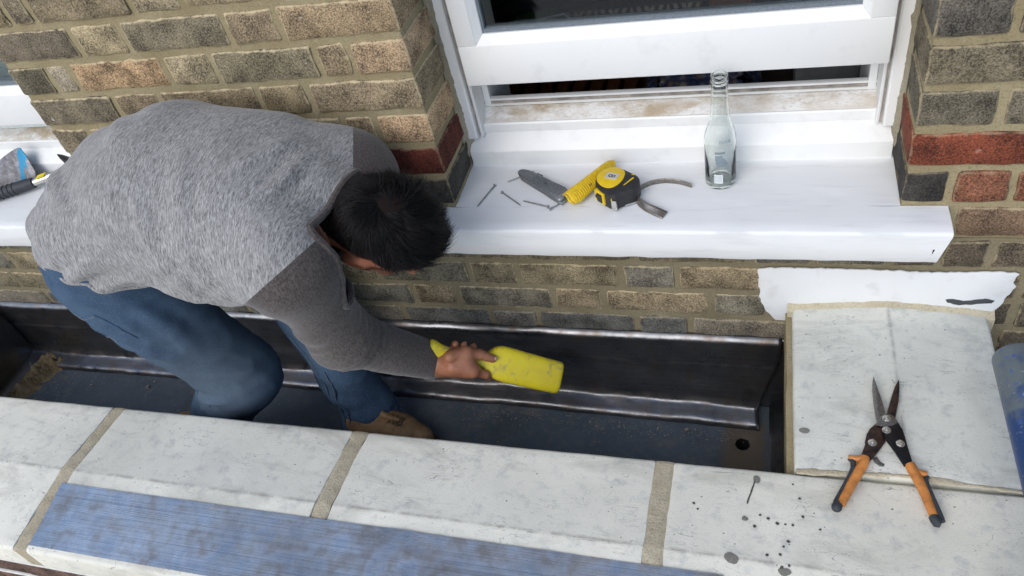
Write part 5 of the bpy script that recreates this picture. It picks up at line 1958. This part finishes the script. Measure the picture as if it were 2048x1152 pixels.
# ---- tape measure
tp = thing('tape_measure', (.33, .035, .0), 'yellow and black tape measure lying on its side on the sill', 'tape measure')
TOP = [(0.2873, 0.0409), (0.2899, 0.0587), (0.3009, 0.0728), (0.3204, 0.0768), (0.3364, 0.0725), (0.3521, 0.0608), (0.3685, 0.0498), (0.3748, 0.0355), (0.3708, 0.0103), (0.3399, -.0042), (0.3329, -0.0118), (0.3229, -0.0103), (0.3064, 0.0021), (0.2906, 0.0215)]
def chaikin(p, n=2):
    p = np.array(p, float)
    for _ in range(n):
        q = np.roll(p, -1, 0)
        p = np.stack([.75 * p + .25 * q, .25 * p + .75 * q], 1).reshape(-1, 2)
    return p
MTB = simple('black_rubber_case', (.022, .022, .023), .55, var=.3, scale=120)
MTY = simple('yellow_case', (.76, .52, .012), .4, var=.1, scale=60)
g = G(); prism(g, ccw(chaikin(TOP)), .0, .0365, .0035, 0); g.obj('case', MTB, tp)
YF = [(0.2893, 0.0356), (0.2914, 0.0568), (0.3046, 0.0716), (0.3205, 0.0757), (0.3344, 0.07), (0.3445, 0.059), (0.3423, 0.0345), (0.3331, 0.0174), (0.3192, 0.0087), (0.303, 0.0159)]
g = G(); prism(g, ccw(chaikin(YF)), .0355, .0382, .0010, 0); g.obj('face', MTY, tp)
# silver label with a dark figure
lc = np.array((.3195, .0455)); la = unit((.96, -.28)); lb = np.array((-la[1], la[0]))
def lab(x, y): return tuple(lc + la * x + lb * y)
g = G(); prism(g, ccw([lab(-.0125, -.009), lab(.0125, -.009), lab(.0125, .009), lab(-.0125, .009)]), .0378, .0388, .0002, 0); lb_o = g.obj('label_plate', simple('silver_label', (.55, .54, .5), .4, bstr=0), tp, smooth=False)
tv, tf = text_geo('8', .0185)
if len(tv):
    cx_, cy_ = (tv[:, 0].max() + tv[:, 0].min()) / 2, (tv[:, 1].max() + tv[:, 1].min()) / 2
    Pt = np.array([(*(lc + la * (y - cy_) * 1.15 - lb * (x - cx_) * 1.1), .0391) for x, y in tv[:, :2]])
    g = G(); g.add(Pt, tf); g.obj('figure', MTB, lb_o)
g = G(); prism(g, ccw([(.3445, .0185), (.3480, .0205), (.3625, .0405), (.3595, .0425)]), .036, .0374, .0003, 0); g.obj('stripe', MTY, tp, smooth=False)
g = G(); prism(g, ccw([(.3560, .0515), (.3615, .0500), (.3600, .0555)]), .036, .0373, .0003, 0); g.obj('stripe', MTY, tp, smooth=False)
# yellow rim patch with the black lock button, chrome hook at the mouth
n_ = unit((-.66, -.75)); t_ = np.array((-n_[1], n_[0])); c_ = np.array((.3010, .0065)) + n_ * .0006
def rim(u, d, z): return (c_ + t_ * u + n_ * d)
g = G()
def rimbox(u0, u1, z0, z1, d0, d1, mat, name):
    g = G(); ps = [rim(u0, d0, 0), rim(u1, d0, 0), rim(u1, d1, 0), rim(u0, d1, 0)]
    prism(g, ccw(ps), z0, z1, .0006, 0); return g.obj(name, mat, tp, smooth=False)
rimbox(-.0135, .0135, .006, .0315, -.006, .0016, MTY, 'rim')
rimbox(-.0060, .0075, .009, .027, -.004, .0036, MTB, 'lock_button')
rimbox(-.0105, -.0060, .0145, .0215, -.004, .0034, MTB, 'lock_button')
g = G(); prism(g, ccw([(.3250, -.0128), (.3345, -.0150), (.3352, -.0125), (.3257, -.0103)]), .002, .0235, .0005, 0); g.obj('hook', MBRIGHT, tp, smooth=False)
g = G(); prism(g, ccw([(.3247, -.0122), (.3262, -.0126), (.3266, -.0104), (.3251, -.0100)]), .004, .0285, .0003, 0); g.obj('blade_end', MTY, tp, smooth=False)
g = G(); tube(g, [(.348, -.001, .004), (.362, .006, .004), (.372, .012, .004), (.374, .020, .006)], .0014, 8); g.obj('belt_clip', MBRIGHT, tp)

# ---- curled metal strip
pts = np.array([(.467, .055), (.445, .066), (.417, .071), (.392, .066), (.372, .052), (.3635, .030), (.3680, .008), (.3830, -.010), (.4030, -.024), (.4200, -.034)])
t = np.linspace(0, 1, len(pts)); tt = np.linspace(0, 1, 60)
C2 = np.stack([np.interp(tt, t, pts[:, k]) for k in range(2)], 1)
for _ in range(6): C2[1:-1] = (C2[:-2] + 2 * C2[1:-1] + C2[2:]) / 4
tan = np.gradient(C2, axis=0); tan /= np.linalg.norm(tan, axis=1)[:, None]; nor2 = np.stack([-tan[:, 1], tan[:, 0]], 1)
ROWS = 5
Vs = []
for i in range(60):
    lean = np.interp(tt[i], [0, .55, .8, 1], [.05, .15, .8, 1.35])     # the near end twists flat
    wd = np.interp(tt[i], [0, .5, 1], [.0105, .0125, .0185])
    base = np.array((*C2[i], -.004 + (C2[i][1] + .066) * .03 + .0015))
    up = np.array((0, 0, 1.0)) * math.cos(lean) + np.array((*(-nor2[i]), 0)) * math.sin(lean) * -1
    for j in range(ROWS): Vs.append(base + up * wd * j / (ROWS - 1))
Fs = [(i * ROWS + j, (i + 1) * ROWS + j, (i + 1) * ROWS + j + 1, i * ROWS + j + 1) for i in range(59) for j in range(ROWS - 1)]
o = mk('metal_strip', Vs, Fs, steel('tarnished_strip', (.30, .28, .25), .38, .45), None, True)
md = o.modifiers.new('t', 'SOLIDIFY'); md.thickness = .0013; md.offset = 0
tag(o, 'curled offcut of tarnished metal strip between the tape measure and the bottle', 'metal strip')

# ---- hammer and trowel on the far left sill
hm = thing('hammer', (-1.25, .05, .0), 'hammer with black rubber grip lying on the far left sill behind the person', 'hammer')
A = np.array((-1.392, -.022, .013)); B = np.array((-1.180, .076, .022)); Cc = np.array((-1.075, .118, .036))
g = G(); tube(g, [A, A + (B - A) * .03, A + (B - A) * .12, A + (B - A) * .3, A + (B - A) * .6, A + (B - A) * .9, B], [.010, .0165, .0178, .0160, .0150, .0152, .0135], 16); gr = g.obj('grip', MBLACKP, hm)
for k in range(12):
    g = G(); p = A + (B - A) * (.18 + k * .055); d = unit(B - A)
    lathe(g, [(.0157, -.0012), (.0168, 0), (.0157, .0012)], p, 16, 0, d); g.obj('grip_ridge', MBLACKP, gr)
g = G(); tube(g, [B, Cc], .0095, 14); g.obj('shaft', MBRIGHT, hm)
g = G()
hd = unit(np.cross(unit(Cc - B), (0, 0, 1))); 
lathe(g, [(.0002, -.052), (.013, -.051), (.0145, -.046), (.0145, -.034), (.011, -.028), (.013, -.012), (.0150, 0), (.0140, .014), (.0100, .03), (.0065, .05), (.0015, .066)], Cc + np.array((.010, .004, .006)), 16, 0, hd * .55 + np.array((0, 0, .83)))
g.obj('hammer_head', simple('black_steel', (.02, .02, .022), .35, bstr=.1), hm)
g = G(); d = unit(Cc - B); s_ = unit(np.cross(d, (0, 0, 1)))
p = B + d * .028 + np.array((0, 0, .0098))
prism(g, [(-.012, -.0085), (.012, -.0085), (.012, .0085), (-.012, .0085)], 0, .0012, 0, 0, frame3(p, d, -s_, np.cross(d, -s_)))
g.obj('sticker', simple('yellow_sticker', (.78, .62, .02), .5, bstr=0), hm, smooth=False)
def painted_steel():
    m, nt, b = M('paint_smeared_steel')
    c = coord(nt, 'Object')
    n1 = noise(nt, c, 40, 4, .65); n2 = noise(nt, coord(nt, 'Object', (3.2, 1, 1)), 9, 3, .6); n3 = noise(nt, c, 150, 3)
    col = mix(nt, ramp(nt, n1, (.35, 0.), (.65, 1.)), (.11, .10, .10), (.30, .30, .33))
    col = mix(nt, ramp(nt, n3, (.5, 0.), (.7, .5)), col, (.10, .055, .035))
    col = mix(nt, ramp(nt, n2, (.60, 0.), (.63, 1.)), col, (.02, .20, .36))
    setin(nt, b, 'Base Color', col); setin(nt, b, 'Metallic', .45); setin(nt, b, 'Roughness', .45)
    bump(nt, b, n1, .2, .001)
    return m
tw_ = thing('trowel', (-1.29, .10, .0), 'paint-smeared steel trowel blade leaning on the far left window', 'trowel')
o_ = np.array((-1.30, .088, .001)); exx = unit((1, .01, .0)); eyy = unit((.1, .045, .085)); eyy = unit(eyy - exx * (eyy @ exx)); ezz = np.cross(exx, eyy)
blade = [(-.13, -.002), (-.02, -.004), (.075, -.003), (.118, .018), (.085, .098), (.070, .101), (.030, .085), (-.005, .068), (-.045, .045), (-.095, .015)]
g = G(); prism(g, ccw(chaikin(blade, 1)), -.0012, .0012, .0004, 0, frame3(o_, exx, eyy, ezz)); g.obj('blade', painted_steel(), tw_, auto=30)
g = G(); tube(g, [o_ + exx * -.10 + np.array((0, .0, .012)), o_ + exx * -.16 + np.array((0, -.01, .018)), o_ + exx * -.20 + np.array((0, -.012, .014))], .005, 10); g.obj('tang', MBRIGHT, tw_)
g = G(); tube(g, [o_ + exx * -.19 + np.array((0, -.012, .014)), o_ + exx * -.22 + np.array((0, -.012, .014)), o_ + exx * -.30 + np.array((0, -.012, .014)), o_ + exx * -.31 + np.array((0, -.012, .014))], [.010, .0125, .0135, .009], 14); g.obj('handle', simple('turned_wood', (.30, .17, .08), .55, scale=30), tw_)

# ---- scuffed blue tube entering from the right
def blue_paint():
    m, nt, b = M('scuffed_blue_paint')
    c = coord(nt, 'World')
    n1 = noise(nt, c, 28, 5, .65); n2 = noise(nt, c, 120, 4, .7); n3 = noise(nt, c, 70, 3)
    sp = nt.nodes.new('ShaderNodeSeparateXYZ'); nt.links.new(c, sp.inputs[0])
    g_ = math_(nt, 'ADD', math_(nt, 'MULTIPLY', math_(nt, 'SUBTRACT', sp.outputs[1], -.34), 3.0), n1)
    col = mix(nt, ramp(nt, g_, (.42, 0.), (.62, 1.)), (.022, .062, .19), (.13, .16, .18))
    col = mix(nt, ramp(nt, n2, (.62, 0.), (.72, .8)), col, (.42, .45, .47))
    col = mix(nt, ramp(nt, n3, (.62, 0.), (.70, .7)), col, (.02, .09, .42))
    setin(nt, b, 'Base Color', col); setin(nt, b, 'Roughness', .38); setin(nt, b, 'Metallic', .15)
    bump(nt, b, n2, .25, .001)
    return m
tb = thing('scaffold_tube', (.972, -.9, -.125), 'scuffed blue metal tube poking in at the right edge above the coping', 'metal tube')
g = G(); R_ = .0355
lathe(g, [(R_ - .004, .004), (R_ - .0035, .0), (R_ - .002, -.0015), (R_ - .0005, .0005), (R_, .004), (R_, .2), (R_, .9), (R_, 1.6), (R_ - .004, 1.6), (R_ - .004, .004)], (.9735, -.243, -.1), 36, 0, (0, -1, 0))
g.obj('tube_wall', blue_paint(), tb, auto=40)

# ---- pale panel added behind the closed left window to imitate sky reflected in it
g = G(); box(g, -1.68, -.945, .20, .203, .05, 1.0); tag(g.obj('sky_reflection_panel', simple('pale_sky_reflection', (.72, .78, .78), .9), None, smooth=False), 'pale panel added as a sky reflection behind the closed window at the far left', 'reflection panel')
# ---- things inside the room
def mottled(name, cols, scale):
    m, nt, b = M(name)
    c = coord(nt, 'Object')
    v = nt.nodes.new('ShaderNodeTexVoronoi'); v.inputs['Scale'].default_value = scale; nt.links.new(c, v.inputs['Vector'])
    sx = nt.nodes.new('ShaderNodeSeparateColor'); nt.links.new(v.outputs['Color'], sx.inputs[0])
    cr = ramp(nt, sx.outputs[0], (0., cols[0]), (.35, cols[1]), (.6, cols[2]), (.85, cols[3]))
    col = mix(nt, ramp(nt, v.outputs['Distance'], (.35, 0.), (.6, .8)), cr, cols[0])
    setin(nt, b, 'Base Color', col); setin(nt, b, 'Roughness', .9)
    return m
def cushion(name, c, s, mat, label, cat, rz=0.0):
    P, F, e = grid_box(s[0], s[1], s[2], 14, 14, 8, min(s) * .42)
    k = 1 + .18 * (1 - (P[:, 0] / s[0] * 2) ** 2) * (1 - (P[:, 1] / s[1] * 2) ** 2)
    P[:, 2] *= k
    cs, sn_ = math.cos(rz), math.sin(rz)
    Q = np.stack([P[:, 0] * cs - P[:, 1] * sn_, P[:, 0] * sn_ + P[:, 1] * cs, P[:, 2]], 1) + np.array(c)
    return tag(mk(name, Q, F, mat, None, True), label, cat)
g = G(); box(g, -.75, 1.15, .42, 1.25, -.56, -.135, .03); tag(g.obj('sofa', simple('dark_sofa_fabric', (.06, .045, .04), .9)), 'dark low sofa just inside the raised window', 'sofa')
cushion('cushion', (.452, .545, -.078), (.27, .20, .12), mottled('blue_mottle', ((.03, .05, .14), (.09, .13, .28), (.42, .42, .46), (.24, .17, .13)), 62), 'blue and white mottled cushion seen under the raised sash', 'cushion')
# slatted wooden tray
tr = thing('wooden_tray', (.09, .55, -.13), 'dark brown slatted wooden tray seen under the raised sash at left', 'tray')
MW = simple('dark_wood', (.14, .05, .02), .5, scale=30, var=.4)
for k in range(10):
    g = G(); x = -.12 + k * .043; box(g, x, x + .03, .46, .62, -.075, -.052, .003); g.obj('slat', MW, tr)
for y in (.455, .625):
    g = G(); box(g, -.14, .32, y - .008, y + .008, -.134, -.056, .003); g.obj('tray_side', MW, tr)
def diamonds():
    m, nt, b = M('diamond_weave')
    c = coord(nt, 'Object', (11, 11, 11))
    sp = nt.nodes.new('ShaderNodeSeparateXYZ'); nt.links.new(c, sp.inputs[0])
    def tri(s, k): return math_(nt, 'PINGPONG', math_(nt, 'MULTIPLY', s, k), .5)
    d = math_(nt, 'ADD', tri(sp.outputs[0], 1.0), tri(sp.outputs[1], .8))
    f = math_(nt, 'PINGPONG', math_(nt, 'MULTIPLY', d, 4.5), .5)
    col = mix(nt, ramp(nt, f, (.2, 0.), (.3, 1.)), (.03, .022, .018), (.26, .22, .18))
    setin(nt, b, 'Base Color', col); setin(nt, b, 'Roughness', .9)
    return m
def fn(u, v):
    x = .10 + u * .34; y = .72 + v * .42
    return np.stack([x, y, .055 - v * .17 + .006 * np.sin(u * 9) * v], 1)
P, F = sheet(16, 16, fn)
o = mk('woven_blanket', P, F, diamonds(), None, True); md = o.modifiers.new('t', 'SOLIDIFY'); md.thickness = .012
tag(o, 'dark blanket with a woven diamond pattern behind the window glass', 'blanket')
cushion('cushion', (-.01, .80, -.06), (.20, .16, .13), simple('green_fabric', (.10, .21, .035), .9), 'dull green cushion behind the left part of the window glass', 'cushion', .3)
g = G(); box(g, .46, .56, .70, 1.2, -.13, .12, .006); tag(g.obj('wooden_box', simple('red_brown_wood', (.13, .045, .022), .45, scale=20, var=.4)), 'red-brown wooden box behind the middle of the window glass', 'box')
g = G(); box(g, .66, .80, .55, 1.0, -.13, .09, .006); tag(g.obj('storage_box', simple('pale_box_card', (.42, .44, .47), .7)), 'pale grey box behind the right part of the window glass', 'box')
g = G(); tube(g, [(.0, .60, .10), (.06, .62, .09), (.12, .63, .095), (.16, .60, .07), (.20, .58, .02), (.2, .6, -.05)], .0035, 8)
tag(g.obj('cable', simple('grey_cable', (.33, .33, .33), .6, bstr=0)), 'grey cable looping behind the window glass', 'cable')

# ================================================================ dirt, chips and splashes
MSAND = mortar_material('damp_sand', (.16, .115, .06), (.27, .21, .12))
def fn(u, v):
    x = -1.555 + u * .20; y = -.20 + v * .185
    cx = -1.505 + .035 * v; w = .030 + .045 * np.clip((v - .6) / .4, 0, 1)
    h = .030 * np.exp(-((x - cx) / w) ** 2) * np.clip(v * 8, 0, 1) * np.clip((1 - v) * 6, 0, 1)
    n = fbm(np.stack([x * 60, y * 60, x * 0], 1), 6)
    return np.stack([x, y, -.5745 + h * (1 + .9 * n) + .002 * n], 1)
P, F = sheet(60, 56, fn)
tag(mk('sand_pile', P, F, MSAND, None, True), 'damp sand heaped in the left corner of the gutter', 'sand', kind='stuff')
g = G()
def chip(g, c, s, rs):
    v = [rs.normal(size=3) for _ in range(7)]
    v = [q / np.linalg.norm(q) * s * rs.uniform(.7, 1.1) * np.array((1, 1, .6)) + c for q in v]
    bm = bmesh.new()
    for q in v: bm.verts.new(q)
    r = bmesh.ops.convex_hull(bm, input=bm.verts)
    bm.verts.index_update()
    V = [x.co[:] for x in bm.verts]; F = [tuple(w.index for w in f.verts) for f in bm.faces]
    bm.free(); g.add(V, F)
rs = np.random.RandomState(11)
for k in range(700):
    v_ = rs.uniform(.05, .95); x = -1.505 + .035 * v_ + rs.normal() * (.026 + .04 * max(0, v_ - .6)); y = -.20 + v_ * .185
    hh = .030 * math.exp(-((x - (-1.505 + .035 * v_)) / .032) ** 2) * min(1, v_ * 8) * min(1, (1 - v_) * 6)
    chip(g, np.array((x, y, -.574 + hh)), rs.uniform(.001, .0035), rs)
tag(g.obj('sand_grains', MSAND, None, smooth=False), 'coarse wet sand grains on the sand heap', 'sand', kind='stuff')
g = G()
for k in range(900):
    if k < 330: x, y = -1.47 + abs(rs.normal()) * .11, -.10 + rs.normal() * .05
    elif k < 640: x, y = rs.uniform(-.1, .55), -.083 - abs(rs.normal()) * .022
    else: x, y = rs.uniform(-1.5, .6), rs.uniform(-.38, -.085)
    if y > -.08: continue
    chip(g, np.array((x, y, float(zfloor(x)) + .001)), rs.uniform(.0006, .0021), rs)
tag(g.obj('grit', simple('pale_grit', (.36, .31, .22), .9, var=.4, scale=30), None, smooth=False), 'fine grit scattered over the gutter floor', 'grit', kind='stuff')
CH_ = [((-1.069, -.116), .0105, 'largest pale stone chip, on the gutter floor left of the kneeling knee'), ((-1.269, -.123), .0065, 'small brownish stone chip on the gutter floor near the sand'),
       ((-1.062, -.092), .0042, 'tiny white stone chip just behind the largest chip'), ((.443, -.090), .0100, 'flat brown flake lying left of the drain hole'),
       ((.075, -.108), .0050, 'small pale chip on the gutter floor below the yellow bat'), ((.222, -.098), .0036, 'tiny pale chip under the middle of the lead flashing')]
for (x, y), s, lab in CH_:
    g = G(); chip(g, np.array((x, y, float(zfloor(x)) + s * .45)), s, rs)
    tag(g.obj('stone_chip', simple('chip_stone', (.30, .25, .2), .9, var=.3, scale=200), None, smooth=False), lab, 'stone chip', 'stone chips on the gutter floor')
# mortar splashes dried on the coping
MSPL = simple('dried_splash', (.20, .19, .165), .85, var=.2, scale=300, vec='World')
def zcop(x, y):
    return np.where(y > -.383, -.2535 + .0165 * (1 - np.abs(x - .83) / .17), np.interp(y, [-.728, -.558, -.388], [-.2545, -.2375, -.2545]))
def splash(g, x, y, r, seed, el=1.0):
    n = 16; V = [(x, y, float(zcop(x, y)) + .0024)]
    for k in range(n):
        a = 2 * math.pi * k / n; q = r * (1 + .28 * vnoise(np.array([[math.cos(a) * 1.3 + seed, math.sin(a) * 1.3, seed]]), 3)[0])
        px, py = x + q * math.cos(a), y + q * el * math.sin(a)
        V.append((px, py, float(zcop(px, py)) + .0016))
    g.add(V, [(0, 1 + k, 1 + (k + 1) % n) for k in range(n)])
for i, (x, y, r, el) in enumerate(((.676, -.303, .0085, .75), (.599, -.408, .0065, 1.3), (.565, -.560, .0105, .8), (.642, -.570, .0085, .7), (.583, -.487, .0052, .9))):
    g = G(); splash(g, x, y, r, i + .3, el); g.obj('mortar_splash', MSPL, parapet)
g = G()
for i, (x, y) in enumerate([(0.656, -0.411), (0.666, -0.438), (0.632, -0.489), (0.606, -0.477), (0.618, -0.482), (0.644, -0.489), (0.655, -0.489), (0.67, -0.471), (0.695, -0.491), (0.648, -0.519), (0.641, -0.529), (0.636, -0.543), (0.638, -0.564), (0.649, -0.56), (0.617, -0.547), (0.509, -0.479), (0.502, -0.469), (0.598, -0.499)]):
    splash(g, x, y, .0018 + .0009 * ((i * 37) % 5) / 4, i + .7)
for k in range(14): splash(g, .597 - .011 * k / 13, -.412 - .044 * k / 13, .0013, k + 5.1, 2.0)
g.obj('mortar_spots', simple('dark_spot', (.085, .08, .07), .85, vec='World'), parapet)['kind'] = 'stuff'
